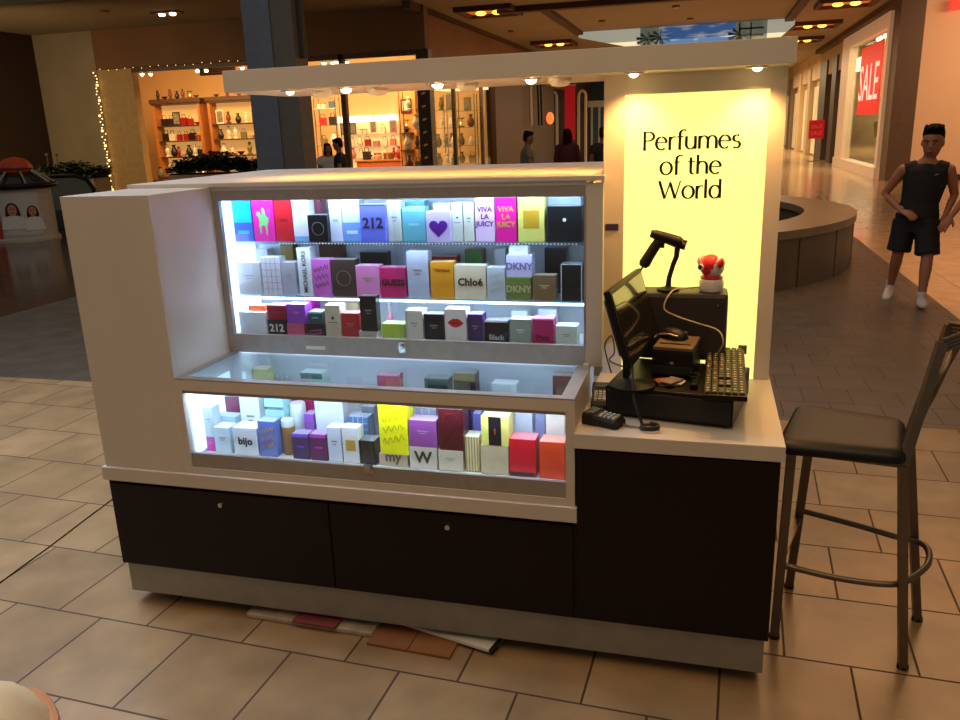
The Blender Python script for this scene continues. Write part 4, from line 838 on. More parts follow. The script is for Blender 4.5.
MB().lathe([(.26, 1.3), (.30, 1.36), (.30, 1.42), (.26, 1.50), (.16, 1.57), (.02, 1.60)], n=24).build('orange_dome', mat('dome_orange', (214, 74, 34), .4), bn, True)
MB().lathe([(.31, 1.36), (.315, 1.38), (.31, 1.40)], n=24).build('dome_band', mat('dome_band', (70, 50, 60), .4), bn, True)
# escalator newel
es = thing('escalator_balustrade', 'escalator end with pale glass side and black curved handrail behind the planter', 'escalator', (0, 0, 0))
hp = [(-10.9, 12.6, 1.12), (-9.9, 12.6, 1.14), (-9.45, 12.6, 1.14), (-9.2, 12.6, 1.06), (-9.05, 12.6, .86), (-9.1, 12.6, .6), (-9.3, 12.6, .45), (-9.9, 12.6, .4)]
hp = [(x - 1.5, y, z) for x, y, z in hp]
MB().tube(hp, .045, 10).build('handrail', BLK, es, True)
MB().poly([(x, z - .03) for x, y, z in hp] + [(-12.4, .4)], .03, Matrix.Translation((0, 12.615, 0))).build('glass_side', mat('frosted_side', (124, 136, 124), .3, var=.08), es)
MB().box(-13.1, -10.5, 12.5, 12.75, .0, .42, .02).build('skirt', mat('dark_steel_skirt', (70, 72, 76), .4, .5), es)
def leaf_bush(name, lab, x0, x1, y, z, h, n, tall=0, grp=None):
    t = thing(name, lab, 'planter', ((x0 + x1) / 2, y, 0), 0, grp); w_ = (x1 - x0) / 2
    MB().box(-w_, w_, -.28, .28, 0, z, .02).build('planter_box', mat('planter_stone', (150, 134, 108), .6, var=.08), t)
    MB().box(-w_ + .03, w_ - .03, -.25, .25, z, z + .03).build('soil', mat('soil', (30, 22, 16), .9), t)
    mb = MB(); rg = random.Random(n)
    for i in range(n):
        px = rg.uniform(-w_, w_); py = rg.uniform(-.3, .3); hh_ = h * (1 - .5 * (abs(px) / w_) ** 2) * rg.uniform(.5, 1)
        for q in range(5):
            a = rg.uniform(0, 2 * PI); pz = z + hh_ * rg.uniform(.15, 1.0); l_ = rg.uniform(.09, .17); dx, dy = math.cos(a) * l_, math.sin(a) * l_; ox, oy = -dy * .3, dx * .3
            v = [mb.bm.verts.new(Vector((px, py, pz)) + Vector(e)) for e in ((0, 0, 0), (dx / 2 + ox, dy / 2 + oy, l_ * .3), (dx, dy, l_ * rg.uniform(-.2, .6)), (dx / 2 - ox, dy / 2 - oy, l_ * .3))]
            mb.bm.faces.new(v)
    mb.build('foliage', mat('dark_leaf', (40, 58, 34), .6, var=.3, vscale=9), t)
    mb = MB()
    for i in range(9):
        px = -w_ * .85 + i * w_ * .21; mb.tube([(px, 0, z), (px + .02, .02, z + h * .7)], .01, 5)
    mb.build('stems', mat('stem', (60, 46, 30), .8), t)
    if tall:
        mb = MB()
        for i in range(tall):
            px = rg.uniform(-w_ * .9, w_ * .9); mb.tube([(px, 0, z), (px + .03, 0, z + h + .14)], .008, 5).ball((px + .03, 0, z + h + .17), .04, 6)
        mb.build('flower_buds', mat('dry_bud', (80, 50, 34), .8), t)
leaf_bush('shrub_planter', 'low planter of dark green shrubs in front of the far left wall', -13.75, -11.95, 14.6, 1.0, .40, 330, 3)
leaf_bush('shrub_planter', 'planter of dark green bushes in front of the gift shop shelves', -10.35, -8.0, 15.2, 1.0, .52, 480)
# pale cloth corner near the camera
o = thing('folded_jacket', 'cream and tan folded cloth bundle at the bottom left corner', 'cloth', (.275, -1.0, 0))
mb = MB(); rings = []
for z, r in ((0, .20), (.04, .24), (.12, .25), (.20, .235), (.27, .20), (.33, .15), (.37, .09), (.385, .02)):
    rg = []
    for i in range(28):
        a = 2 * PI * i / 28; q = r * (1 + .06 * math.sin(a * 5 + z * 9) + .04 * math.sin(a * 11 + z * 23)); rg.append(mb.bm.verts.new((q * math.cos(a), q * math.sin(a) * .9, z)))
    rings.append(rg)
mb.skin(rings).build('cloth_body', mat('cream_cloth', (238, 212, 168), .85, var=.08, vscale=5, bump=.3), o, True)
MB().tube([(.235 * math.cos(a), .215 * math.sin(a), .215 + .012 * math.sin(a * 6)) for a in [2 * PI * i / 40 for i in range(40)]], .016, 8, closed=True).build('tan_hem', mat('tan_cloth', (196, 138, 96), .85), o, True)
# ------------------------------------------------------------------ gift shop contents
wood = mat('honey_wood', (176, 110, 54), .45, var=.12, vscale=4)
dwood = mat('dark_walnut', (74, 44, 26), .45, var=.12, vscale=4)
rg = random.Random(5)
def bookcase(name, lab, x0, x1, y, levels, top):
    t = thing(name, lab, 'shelving', ((x0 + x1) / 2, y, 0)); w_ = (x1 - x0) / 2
    MB().box(-w_, -w_ + .09, -.02, .42, 0, top).build('side_panel', wood, t); MB().box(w_ - .09, w_, -.02, .42, 0, top).build('side_panel', wood, t)
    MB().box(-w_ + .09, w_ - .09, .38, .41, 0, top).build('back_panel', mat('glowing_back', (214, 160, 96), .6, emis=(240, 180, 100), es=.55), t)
    MB().box(-w_ - .06, w_ + .06, -.06, .44, top, top + .14, .01).box(-w_ - .02, w_ + .02, -.03, .43, top - .05, top).build('cornice', dwood, t)
    for z in levels: MB().box(-w_ + .09, w_ - .09, -.01, .38, z - .04, z, .003).build('shelf', dwood, t)
    MB().box(-w_ + .09, w_ - .09, .0, .38, .0, .5).build('base_cupboard', wood, t)
    return t
LV = (.62, 1.28, 1.80, 2.29)
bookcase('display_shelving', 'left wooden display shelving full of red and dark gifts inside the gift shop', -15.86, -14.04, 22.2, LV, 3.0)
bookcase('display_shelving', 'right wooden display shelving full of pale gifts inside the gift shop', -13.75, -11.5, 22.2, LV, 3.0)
pal = {'red': (150, 30, 26), 'dark': (34, 26, 24), 'white': (226, 216, 196), 'olive': (110, 104, 66), 'brown': (110, 64, 36), 'blue': (60, 84, 116), 'pink': (196, 120, 120)}
protos = {}
def gift(kind, col, loc, lab, grp, s=1.0, rz=0):
    key = (kind, col)
    if key not in protos:
        m = mat('gift_' + col, pal[col], .35, var=.08, vscale=8)
        nm = {'bag': 'gift_bag', 'vase': 'vase', 'figure': 'figurine', 'frame': 'picture_frame', 'dish': 'bowl', 'box': 'gift_box', 'lantern': 'lantern'}[kind]
        t = thing(nm, lab, nm.replace('_', ' '), loc, rz, grp)
        if kind == 'bag':
            MB().poly([(-.09, 0), (.09, 0), (.10, .2), (-.10, .2)], .09, Matrix.Translation((0, .045, 0))).build('bag_body', m, t)
            MB().tube([(-.06, 0, .2), (-.05, 0, .29), (.05, 0, .29), (.06, 0, .2)], .009, 6).build('handle', mat('gift_dark', pal['dark'], .5), t)
        elif kind == 'vase': MB().lathe([(.05, 0), (.09, .06), (.10, .14), (.05, .24), (.035, .28), (.06, .32)], n=14).build('vase_body', m, t, True); MB().lathe([(.062, .32), (.05, .325)], n=14).build('rim', wood, t)
        elif kind == 'figure': MB().lathe([(.07, 0), (.075, .03), (.035, .05), (.07, .14), (.05, .23), (.025, .25)], n=12).build('figurine_body', m, t, True); MB().ball((0, 0, .29), .045, 10).build('head', m, t, True)
        elif kind == 'frame': MB().box(-.12, .12, -.015, .015, 0, .40, .006).build('frame_border', m, t); MB().box(-.09, .09, -.018, -.014, .04, .36).build('picture', mat('picture_grey', (120, 112, 100), .5, var=.4, vscale=12), t)
        elif kind == 'dish': MB().lathe([(.05, 0), (.06, .02), (.14, .10), (.15, .13), (.135, .13), (.05, .04)], n=16).build('bowl_body', m, t, True)
        elif kind == 'box': MB().box(-.1, .1, -.08, .08, 0, .13, .005).build('box_body', m, t); MB().box(-.105, .105, -.085, .085, .13, .16, .004).box(-.015, .015, -.087, .087, 0, .162).build('lid', wood, t)
        elif kind == 'lantern': MB().box(-.07, .07, -.07, .07, 0, .03).box(-.07, .07, -.07, .07, .22, .25).box(-.07, -.055, -.07, -.055, .03, .22).box(.055, .07, -.07, -.055, .03, .22).build('lantern_frame', m, t); MB().ball((0, 0, .11), .04, 8).build('candle', mat('candle_glow', (255, 210, 130), .5, emis=(255, 190, 90), es=3), t)
        protos[key] = t
    else:
        t = copy_tree(protos[key]); t.location = loc; t.rotation_euler = (0, 0, rz); t['label'] = lab
        if grp: t['group'] = grp
    t.scale = (s, s, s); return t
def row(x0, x1, y, z, items, where, s=1.0):
    s *= 1.14
    n = len(items)
    for i, it in enumerate(items):
        kd, c = it.split('/'); x = x0 + (x1 - x0) * (i + .5) / n
        kn = {'bag': 'gift bag', 'vase': 'vase', 'figure': 'figurine', 'frame': 'picture frame', 'dish': 'bowl', 'box': 'gift box', 'lantern': 'lantern'}[kd]
        gift(kd, c, (x, y + rg.uniform(-.04, .04), z + .002), 'small %s %s %s' % (c, kn, where), '%s %ss %s' % (c, kn, where), s * rg.uniform(.85, 1.08) * (.72 if kd == 'dish' else 1), rg.uniform(-.2, .2))
wl, wr = 'on the left gift shop shelving', 'on the right gift shop shelving'
row(-15.7, -14.2, 22.38, 2.29, ['bag/dark', 'bag/dark', 'frame/dark', 'bag/red', 'bag/red', 'dish/red'], wl + ', top shelf')
row(-15.7, -14.2, 22.38, 1.80, ['bag/dark', 'bag/white', 'bag/red', 'bag/red', 'bag/dark', 'box/red'], wl + ', second shelf')
row(-15.7, -14.2, 22.38, 1.28, ['figure/white', 'vase/dark', 'figure/red', 'dish/white', 'vase/dark', 'figure/white', 'bag/dark'], wl + ', third shelf')
row(-15.7, -14.2, 22.38, .62, ['figure/white', 'vase/brown', 'figure/dark', 'dish/red', 'vase/white', 'lantern/dark'], wl + ', lowest shelf')
row(-13.6, -11.65, 22.38, 2.29, ['frame/white', 'figure/brown', 'vase/dark', 'figure/white', 'frame/dark', 'frame/dark'], wr + ', top shelf')
row(-13.6, -11.65, 22.38, 1.80, ['vase/dark', 'figure/white', 'figure/white', 'bag/olive', 'dish/white', 'vase/white', 'dish/white'], wr + ', second shelf')
row(-13.6, -11.65, 22.38, 1.28, ['vase/white', 'figure/white', 'dish/dark', 'figure/olive', 'vase/white', 'vase/white'], wr + ', third shelf')
row(-13.6, -11.65, 22.38, .62, ['figure/dark', 'vase/white', 'box/brown', 'dish/olive', 'figure/dark', 'lantern/dark'], wr + ', lowest shelf')
row(-15.8, -14.1, 22.35, 3.14, ['figure/dark', 'dish/dark', 'figure/brown', 'vase/dark', 'figure/brown', 'lantern/dark', 'dish/brown'], 'on top of the left shelving cornice', .8)
row(-13.7, -11.6, 22.35, 3.14, ['dish/dark', 'figure/red', 'dish/brown', 'figure/dark', 'dish/dark'], 'on top of the right shelving cornice', .8)
# leaning mirror, stand with flowers, vents
o = thing('tall_framed_mirror', 'tall gold framed mirror left of the gift shop shelving', 'mirror', (-16.9, 22.3, .5), math.radians(12))
MB().box(-.32, -.24, -.04, .04, 0, 2.5, .01).box(.24, .32, -.04, .04, 0, 2.5, .01).box(-.24, .24, -.04, .04, 0, .1).box(-.24, .24, -.04, .04, 2.4, 2.5).build('frame', wood, o)
MB().box(-.24, .24, .0, .02, .1, 2.4).build('mirror_glass', mat('mirror_dull', (160, 140, 110), .1, .8), o)
row(-16.9, -16.1, 21.2, .62, ['vase/white', 'lantern/dark', 'figure/olive'], 'on the plinth beside the tall mirror', 1.4)
row(-14.9, -13.3, 20.5, .62, ['vase/olive', 'figure/white', 'vase/dark'], 'on the front display plinth', 1.3)
for x0, x1, y, lb in ((-17.1, -15.9, 21.1, 'low tan display plinth beside the tall mirror'), (-15.1, -13.1, 20.4, 'long tan display plinth in front of the left shelving')):
    o = thing('display_plinth', lb, 'plinth', ((x0 + x1) / 2, y, 0)); MB().box(-(x1 - x0) / 2, (x1 - x0) / 2, -.2, .3, 0, .58, .01).build('plinth_body', wood, o); MB().box(-(x1 - x0) / 2 - .03, (x1 - x0) / 2 + .03, -.23, .33, .58, .62, .005).build('top', dwood, o)
for x, lb in ((-14.7, 'dark slatted air vent high on the shop wall above the left shelving'), (-12.3, 'dark slatted air vent high on the shop wall above the right shelving')):
    o = thing('air_vent', lb, 'vent', (x, 24.55, 4.0)); MB().box(-.7, .7, -.04, .04, 0, .28, .01).build('frame', dwood, o)
    for q in range(4): MB().box(-.66, .66, -.06, -.04, .03 + q * .06, .06 + q * .06).build('slat', BLK, o)
# bulbs in the shop ceiling
for x, n in ((-11.6, 2), (-10.2, 4), (-7.75, 4), (-13.4, 2), (-15.2, 2)):
    for q in range(n):
        o = thing('shop_spotlight', 'small bright bare spot bulb under the gift shop ceiling', 'spotlight', (x + q * .2, 18.6 + (q % 2) * .12, 3.66), 0, 'spot bulbs at the front of the gift shop')
        MB().cyl(0, 0, .05, .84, .015, n=8).lathe([(.06, .0), (.05, .08)], n=12).build('housing', WHT, o); MB().ball((0, 0, -.01), .055, 10).build('bulb', MC['warm_bulb'], o, True)
# fairy lights
o = thing('fairy_light_string', 'string of tiny warm fairy lights down the left edge of the shop opening', 'string lights', (-14.42, 17.93, 0))
pts = [(.03 * math.sin(z * 9), -.01, .5 + z * .082) for z in range(40)]
MB().tube(pts, .006, 5).build('wire', BLKM, o)
mb = MB()
for i, p_ in enumerate(pts): mb.ball((p_[0] + rg.uniform(-.05, .05), -.02, p_[2]), .018 if i % 5 else .035, 6)
for i in range(20): mb.ball((.2 + i * .27, -.02, 3.76 + rg.uniform(-.02, .03)), .009, 6)
f_ = mb.build('bulbs', mat('fairy_bulb', (255, 225, 170), .5, emis=(255, 205, 130), es=3), o); f_['kind'] = 'stuff'
MB().tube([(.2 + i * .16, -.01, 3.77) for i in range(34)], .006, 5).build('wire', BLKM, o)
# shop front posts
struct(MB().box(-7.10, -6.96, 18.05, 18.2, 0, 3.78).box(-14.42, -4.8, 18.05, 18.2, 3.66, 3.78).build('trim_7', mat('black_bronze_post', (84, 62, 42), .4, .2, var=.6, vscale=22)))
post = struct(MB().box(-4.95, -4.62, 17.95, 18.3, 0, 3.78).build('trim_8', mat('dark_glitter_post', (64, 44, 28), .4, var=.6, vscale=26)))
for y in (20.6, 23.6, 27.0):
    struct(MB().box(-4.86, -4.76, y - .06, y + .06, 0, 3.6).build('trim_9', MC['black_bronze_post']))
struct(MB().box(-4.9, -4.7, 25.0, 31.0, 0, 3.6).build('wall_shop_pier', mat('brown_pier', (74, 50, 34), .6, var=.08)))
struct(MB().box(-4.82, -4.81, 18.3, 24.9, .3, 3.55).build('window_2', glassmat('shop_glass', (.94, .95, .92), .004)))
tag(MB().tube([(-4.79 + .17 * math.cos(a * .9), 18.12 + .17 * math.sin(a * .9), .3 + a * .045) for a in range(70)], .03, 6).build('glitter_garland', mat('bronze_glitter', (120, 84, 50), .3, .6, var=.7, vscale=60, emis=(200, 150, 80), es=.15)), 'sparkling bronze garland wound round the dark corner post of the shop', 'garland')
# lit back wall showcase
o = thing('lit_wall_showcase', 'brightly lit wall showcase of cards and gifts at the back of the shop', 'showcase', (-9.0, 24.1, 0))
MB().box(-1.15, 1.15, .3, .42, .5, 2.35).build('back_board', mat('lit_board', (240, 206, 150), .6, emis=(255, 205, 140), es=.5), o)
MB().box(-1.15, 1.15, .22, .3, 2.2, 2.4).build('lamp_strip', mat('cool_strip', (230, 250, 240), .5, emis=(205, 240, 230), es=1.8), o)
for z in (1.0, 1.4, 1.8): MB().box(-1.1, 1.1, .0, .3, z - .025, z).build('shelf', SHG, o)
MB().box(-1.15, 1.15, -.25, .42, .0, .55, .01).build('base_counter', wood, o)
row(-10.0, -9.3, 24.1, 1.8, ['frame/blue', 'frame/blue'], 'at the top of the lit wall showcase', .9)
row(-9.3, -7.9, 24.2, 1.8, ['box/white', 'frame/white', 'bag/white', 'frame/pink'], 'along the top shelf of the lit showcase', .9)
row(-10.05, -7.95, 24.2, 1.4, ['bag/pink', 'bag/white', 'vase/white', 'bag/red', 'box/pink', 'bag/white', 'bag/pink'], 'on the middle shelf of the lit showcase', .95)
row(-10.05, -7.95, 24.2, 1.0, ['box/red', 'vase/pink', 'bag/white', 'dish/dark', 'box/red', 'vase/white', 'figure/red'], 'on the lower shelf of the lit showcase', 1.0)
o = thing('wooden_counter', 'orange brown wooden counter in front of the lit showcase', 'counter', (-7.75, 22.6, 0)); MB().box(-.9, .75, -.3, .3, 0, .95, .01).build('cabinet', mat('orange_wood', (190, 96, 40), .4, var=.1), o); MB().box(-.94, .79, -.34, .34, .95, 1.0, .01).build('counter_top', wood, o)
row(-8.6, -7.1, 22.6, 1.0, ['bag/dark', 'dish/white', 'box/brown', 'vase/red'], 'on the orange wooden counter', 1.2)
o = thing('wooden_display_column', 'tall honey wood display column with vases in its niches', 'display column', (-6.45, 21.2, 0))
MB().box(-.28, .28, -.02, .35, 0, 3.3, .01).build('column_body', mat('amber_wood', (204, 138, 70), .45, var=.08), o)
for z in (.75, 1.3, 1.8): MB().box(-.2, .2, -.2, -.02, z - .03, z).build('niche_shelf', dwood, o)
MB().box(-.17, .17, -.06, -.02, 2.35, 2.75, .01).build('picture_frame', mat('dark_red_frame', (90, 28, 18), .4), o).name = 'small_picture'
MB().box(-.11, .11, -.065, -.06, 2.41, 2.69).build('picture_print', mat('picture_pale', (214, 200, 170), .5, var=.2, vscale=10), o)
row(-6.62, -6.28, 21.05, 1.8, ['vase/dark'], 'on the top niche of the display column', .8); row(-6.62, -6.28, 21.05, 1.3, ['vase/dark'], 'on the middle niche of the display column', .8); row(-6.62, -6.28, 21.05, .75, ['vase/brown'], 'on the low niche of the display column', .8)
# glass racks near the corner and along the side window
def rack(lab, x, y, w_, levels, items, where, rz=0):
    o = thing('glass_rack', lab, 'rack', (x, y, 0), 0)
    for sx in (-w_, w_):
        for sy in (-.16, .16): MB().cyl(sx, sy, 0, levels[-1] + .5, .015, n=8).build('post', CHR, o)
    for z in levels: MB().box(-w_ - .02, w_ + .02, -.18, .18, z - .02, z).build('shelf', SHG, o)
    for z, its in zip(levels, items): row(x - w_, x + w_, y, z, its, where + ', level at %s' % {0: 'the bottom', 1: 'second height', 2: 'third height', 3: 'the top'}[levels.index(z)], 1.0)
rack('narrow chrome rack of ornaments behind the glittering corner post', -5.75, 20.0, .42, (.8, 1.35, 1.9, 2.4), (['vase/brown', 'bag/olive', 'figure/white'], ['vase/white', 'figure/brown', 'lantern/dark'], ['lantern/brown', 'vase/white', 'figure/olive'], ['figure/white', 'vase/brown']), 'on the narrow chrome rack')
rack('chrome and glass rack of green grey ornaments behind the side window', -5.55, 21.7, .5, (.8, 1.35, 1.9, 2.4), (['bag/olive', 'vase/olive', 'figure/white', 'bag/blue'], ['bag/blue', 'vase/olive', 'figure/olive', 'vase/white'], ['vase/olive', 'figure/white', 'vase/white'], ['vase/olive', 'figure/olive', 'frame/olive']), 'on the green grey rack')
rack('tall chrome rack of ornaments beside the far window mullion', -5.45, 23.4, .5, (.8, 1.35, 1.9, 2.4), (['vase/white', 'vase/brown', 'bag/olive'], ['figure/brown', 'vase/olive', 'vase/white'], ['figure/white', 'lantern/brown', 'vase/brown'], ['vase/white', 'frame/olive']), 'on the far window rack')
# dark display left of the two shoppers
rack('small chrome rack of clothing accessories beside the grey column', -9.2, 21.6, .35, (.9, 1.5, 2.1, 2.6), (['bag/white', 'bag/dark'], ['bag/olive', 'vase/white'], ['bag/red', 'bag/dark'], ['box/white', 'bag/blue']), 'on the rack beside the grey column')
# far store beyond
struct(MB().box(-12, -2.0, 40.2, 40.4, 0, 4.8).build('wall_far_store', mat('grey_store_front', (92, 78, 62), .7, var=.35, vscale=.9)))
o = thing('red_store_banner', 'tall red vertical banner between white arches down the corridor', 'banner', (-4.3, 38.0, 0)); MB().box(-.25, .25, -.02, .02, 1.2, 3.7).build('cloth', mat('deep_red_cloth', (176, 24, 34), .6, emis=(170, 20, 30), es=.3), o); MB().tube([(-.2, 0, 3.7), (-.2, 0, 4.8)], .01, 5).build('cord', WHT, o); MB().tube([(.2, 0, 3.7), (.2, 0, 4.8)], .01, 5).build('cord', WHT, o); MB().tube([(-.3, 0, 3.72), (.3, 0, 3.72)], .03, 8).build('rod', WHT, o)
for x, lb in ((-5.15, 'white arched column left of the tall red banner'), (-3.75, 'white arched column right of the tall red banner')):
    o = thing('white_arch', lb, 'arch', (x, 38.3, 0)); MB().box(-.22, -.12, -.1, .1, 0, 3.2).box(.12, .22, -.1, .1, 0, 3.2).build('posts', mat('arch_white', (204, 196, 180), .5), o); MB().tube([(.17 * math.cos(a * PI / 10), 0, 3.2 + .25 * math.sin(a * PI / 10)) for a in range(11)], .06, 8).build('arch_top', MC['arch_white'], o)
o = thing('blue_shop_doors', 'blue panelled shop front right of the red banner far down the corridor', 'shop front', (-2.9, 39.6, 0)); MB().box(-.6, .6, -.05, .05, 0, 2.7).build('door_panels', mat('teal_blue_paint', (36, 78, 104), .4, var=.2), o)
for x in (-.55, -.18, .18, .55): MB().box(x - .05, x + .05, -.08, -.05, 0, 2.7).build('stile', mat('pale_stile', (170, 176, 172), .5), o)
MB().box(-.75, .75, -.12, .05, 2.7, 3.0).build('header', MC['pale_stile'], o); MB().box(-.6, .6, -.04, .04, 3.0, 3.9).build('transom', mat('dark_teal', (30, 52, 64), .2, var=.3), o)
for x, y, z, c, lb in ((-5.24, 30.75, 2.0, (255, 190, 60), 'small glowing yellow box lamp far inside the corridor store'), (-4.62, 34.5, 2.2, (255, 120, 60), 'glowing orange round lamp near the red banner')):
    o = thing('wall_lamp', lb, 'lamp', (x, y, z)); MB().ball((0, 0, 0), .22, 14, (.8, .5, 1.2)).build('lamp_shade', mat('glow%d' % c[1], c, .5, emis=c, es=1.2), o, True); MB().box(-.05, .05, .1, .35, -.05, .05).build('bracket', BLKM, o)
o = thing('hanging_drapes', 'pair of thin black and white hanging drapes above the grey shirted shopper', 'drape', (-4.5, 30.6, 0))
for q, m_ in ((-.3, BLK), (-.18, WHT), (.1, BLK), (.22, BLK)): MB().rod((q, 0, 4.6), (q + .05, 0, 1.9), .07, .03).build('strip', m_, o)

# ------------------------------------------------------------------ people
def loft(mb, secs, n=14):
    rings = []; P = [Vector(s[0]) for s in secs]
    for i, s in enumerate(secs):
        t = (P[min(i + 1, len(P) - 1)] - P[max(i - 1, 0)]).normalized()
        rx, ry = s[1], s[2] if len(s) > 2 else s[1]
        r_ = Vector(s[3]) if len(s) > 3 else Vector((1, 0, 0)); r_ = r_ - t * r_.dot(t)
        if r_.length < 1e-3: r_ = t.orthogonal()
        r_.normalize(); f_ = t.cross(r_)
        rings.append(mb.ring(P[i], 1, r_, f_, n, rx, ry))
    mb.skin(rings); return mb
def remesh(mb, name, m, par, vox, sm=4):
    bmesh.ops.recalc_face_normals(mb.bm, faces=mb.bm.faces[:])
    me = bpy.data.meshes.new(name + '_raw'); mb.bm.to_mesh(me); mb.bm.free()
    t = bpy.data.objects.new(name + '_raw', me); C.objects.link(t)
    r = t.modifiers.new('r', 'REMESH'); r.mode = 'VOXEL'; r.voxel_size = vox; r.use_smooth_shade = True
    s = t.modifiers.new('s', 'SMOOTH'); s.iterations = sm; s.factor = .5
    dg = bpy.context.evaluated_depsgraph_get(); dg.update()
    me2 = bpy.data.meshes.new_from_object(t.evaluated_get(dg)); bpy.data.objects.remove(t); bpy.data.meshes.remove(me)
    me2.name = name; me2.materials.clear(); me2.materials.append(m)
    for p_ in me2.polygons: p_.use_smooth = True
    o = bpy.data.objects.new(name, me2); C.objects.link(o); o.parent = par; return o
def mix(a, b, t): return tuple(a[i] + (b[i] - a[i]) * t for i in range(3))
def hand(mb, w, d, s=1.0, side=1, curl=.5, nrm=(0, -1, 0)):
    w = Vector(w); d = Vector(d).normalized(); nn = Vector(nrm); nn = (nn - d * nn.dot(d)).normalized(); lat = d.cross(nn) * side
    loft(mb, [(w, .024 * s, .02 * s, lat), (w + d * .03 * s, .034 * s, .017 * s, lat), (w + d * .075 * s, .041 * s, .015 * s, lat), (w + d * .095 * s, .038 * s, .013 * s, lat)], 12)
    for i, l in enumerate((.066, .078, .073, .056)):
        p_ = w + d * .082 * s + lat * (.030 - i * .0205) * s; q = d + lat * (.10 - i * .07)
        a = p_ + q * l * .45 * s + nn * .012 * curl * s; b = a + q * l * .33 * s + nn * .028 * curl * s; c = b + q * l * .22 * s + nn * .032 * curl * s
        loft(mb, [(p_, .0105 * s), (a, .0098 * s), (b, .009 * s), (c, .007 * s)], 8)
    p_ = w + d * .03 * s + lat * .028 * s; a = p_ + (lat * .8 + d * .6) * .035 * s + nn * .012 * s; b = a + (lat * .3 + d) * .03 * s + nn * .01 * s
    loft(mb, [(p_, .014 * s), (a, .0118 * s), (b, .0085 * s)], 8)
def person(label, loc, rz, J, skinc, hairc, shirtc, pantc, shoec, vox=.014, sleeves='none', longp=False, longhair=False, wmul=1.0, group=None):
    t = thing('person', label, 'person', loc, rz, group)
    sk = mat('skin_%d_%d' % skinc[:2], skinc, .5, var=.04); g = lambda k_: J[k_]
    b = MB(); w = wmul
    pel, wai, che, sho, nec, hd = g('pelvis'), g('waist'), g('chest'), g('shoulders'), g('neck'), g('head')
    tor = [(mix(pel, (pel[0], pel[1], pel[2] - .12), .8), .12 * w, .085), (pel, .165 * w, .115), (wai, .14 * w, .10), (che, .17 * w, .115), (mix(che, sho, .7), .175 * w, .105), (sho, .13 * w, .08), (nec, .058, .056)]
    loft(b, tor, 18)
    loft(b, [(sho, .07, .065), (nec, .055, .057), (mix(nec, hd, .45), .052, .055)], 12)
    hs = J.get('hs', 1.0); H_ = Vector(hd)
    turn = Matrix.Rotation(J.get('turn', 0), 3, 'Z') @ Matrix.Rotation(J.get('nod', 0), 3, 'X')
    T = lambda x, y, z: tuple(H_ + turn @ Vector((x * hs, y * hs, z * hs)))
    rv = tuple(turn @ Vector((1, 0, 0)))
    loft(b, [(T(0, -.028, -.118), .022 * hs, .02 * hs, rv), (T(0, -.022, -.105), .042 * hs, .042 * hs, rv), (T(0, -.012, -.08), .058 * hs, .068 * hs, rv), (T(0, -.006, -.04), .068 * hs, .083 * hs, rv), (T(0, 0, .0), .074 * hs, .092 * hs, rv), (T(0, .004, .04), .077 * hs, .098 * hs, rv), (T(0, .006, .075), .068 * hs, .086 * hs, rv), (T(0, .008, .105), .04 * hs, .052 * hs, rv), (T(0, .008, .115), .012 * hs, .016 * hs, rv)], 20)
    loft(b, [(T(0, -.088, .012), .009 * hs, .007 * hs, rv), (T(0, -.102, -.018), .013 * hs, .012 * hs, rv), (T(0, -.09, -.034), .015 * hs, .01 * hs, rv)], 8)      # nose
    loft(b, [(T(-.03, -.078, -.062), .006 * hs), (T(0, -.09, -.061), .0085 * hs), (T(.03, -.078, -.062), .006 * hs)], 8)                          # lips
    for s_ in (-1, 1): b.ball(T(s_ * .079, .012, -.005), .03 * hs, 10, (.35, .6, 1))
    for sd, s_ in (('L', -1), ('R', 1)):
        S, E_, W_, K = g('sh' + sd), g('el' + sd), g('wr' + sd), None
        loft(b, [(mix(sho, S, .5), .07, .065, (0, 1, 0)), (S, .058, .055, (0, 1, 0)), (mix(S, E_, .35), .05, .05, (0, 1, 0)), (E_, .038, .038, (0, 1, 0)), (mix(E_, W_, .3), .040, .038, (0, 1, 0)), (W_, .027, .025, (0, 1, 0))], 12)
        hdv = J.get('hd' + sd) or tuple(Vector(W_) - Vector(E_)); hand(b, W_, hdv, 1.05, -s_, J.get('curl', .6), J.get('hn' + sd, (0, -1, 0)))
        Hp, K, A_ = g('hip' + sd), g('kn' + sd), g('an' + sd); toe = J.get('toe' + sd, (0, -1, 0)); tv = Vector(toe).normalized()
        loft(b, [(Hp, .088, .09), (mix(Hp, K, .4), .078, .08), (K, .054, .056), (mix(K, A_, .3), .055, .058), (mix(K, A_, .7), .042, .043), (A_, .036, .038)], 14)
        a = Vector(A_); loft(b, [(a - tv * .055 + Vector((0, 0, -.03)), .03, .03), (a + Vector((0, 0, -.03)), .037, .042), (a + tv * .1 + Vector((0, 0, -.045)), .042, .03), (a + tv * .17 + Vector((0, 0, -.055)), .03, .02)], 10)
    body = remesh(b, 'body', sk, t, vox, 3)
    # face details
    for s_ in (-1, 1):
        MB().ball(T(s_ * .030, -.083, .008), .0115 * hs, 10, (1.1, .6, .5)).build('eye', mat('eye_white', (150, 132, 118), .4), t, True)
        MB().ball(T(s_ * .030, -.0895, .008), .0062 * hs, 8, (1, .6, 1)).build('iris', mat('iris_dark', (26, 16, 10), .2), t, True)
        MB().tube([T(s_ * .014, -.093, .026), T(s_ * .032, -.093, .032), T(s_ * .05, -.08, .025)], .0042 * hs, 6).build('eyebrow', mat('hair_%d' % hairc[0], hairc, .7, var=.2), t, True)
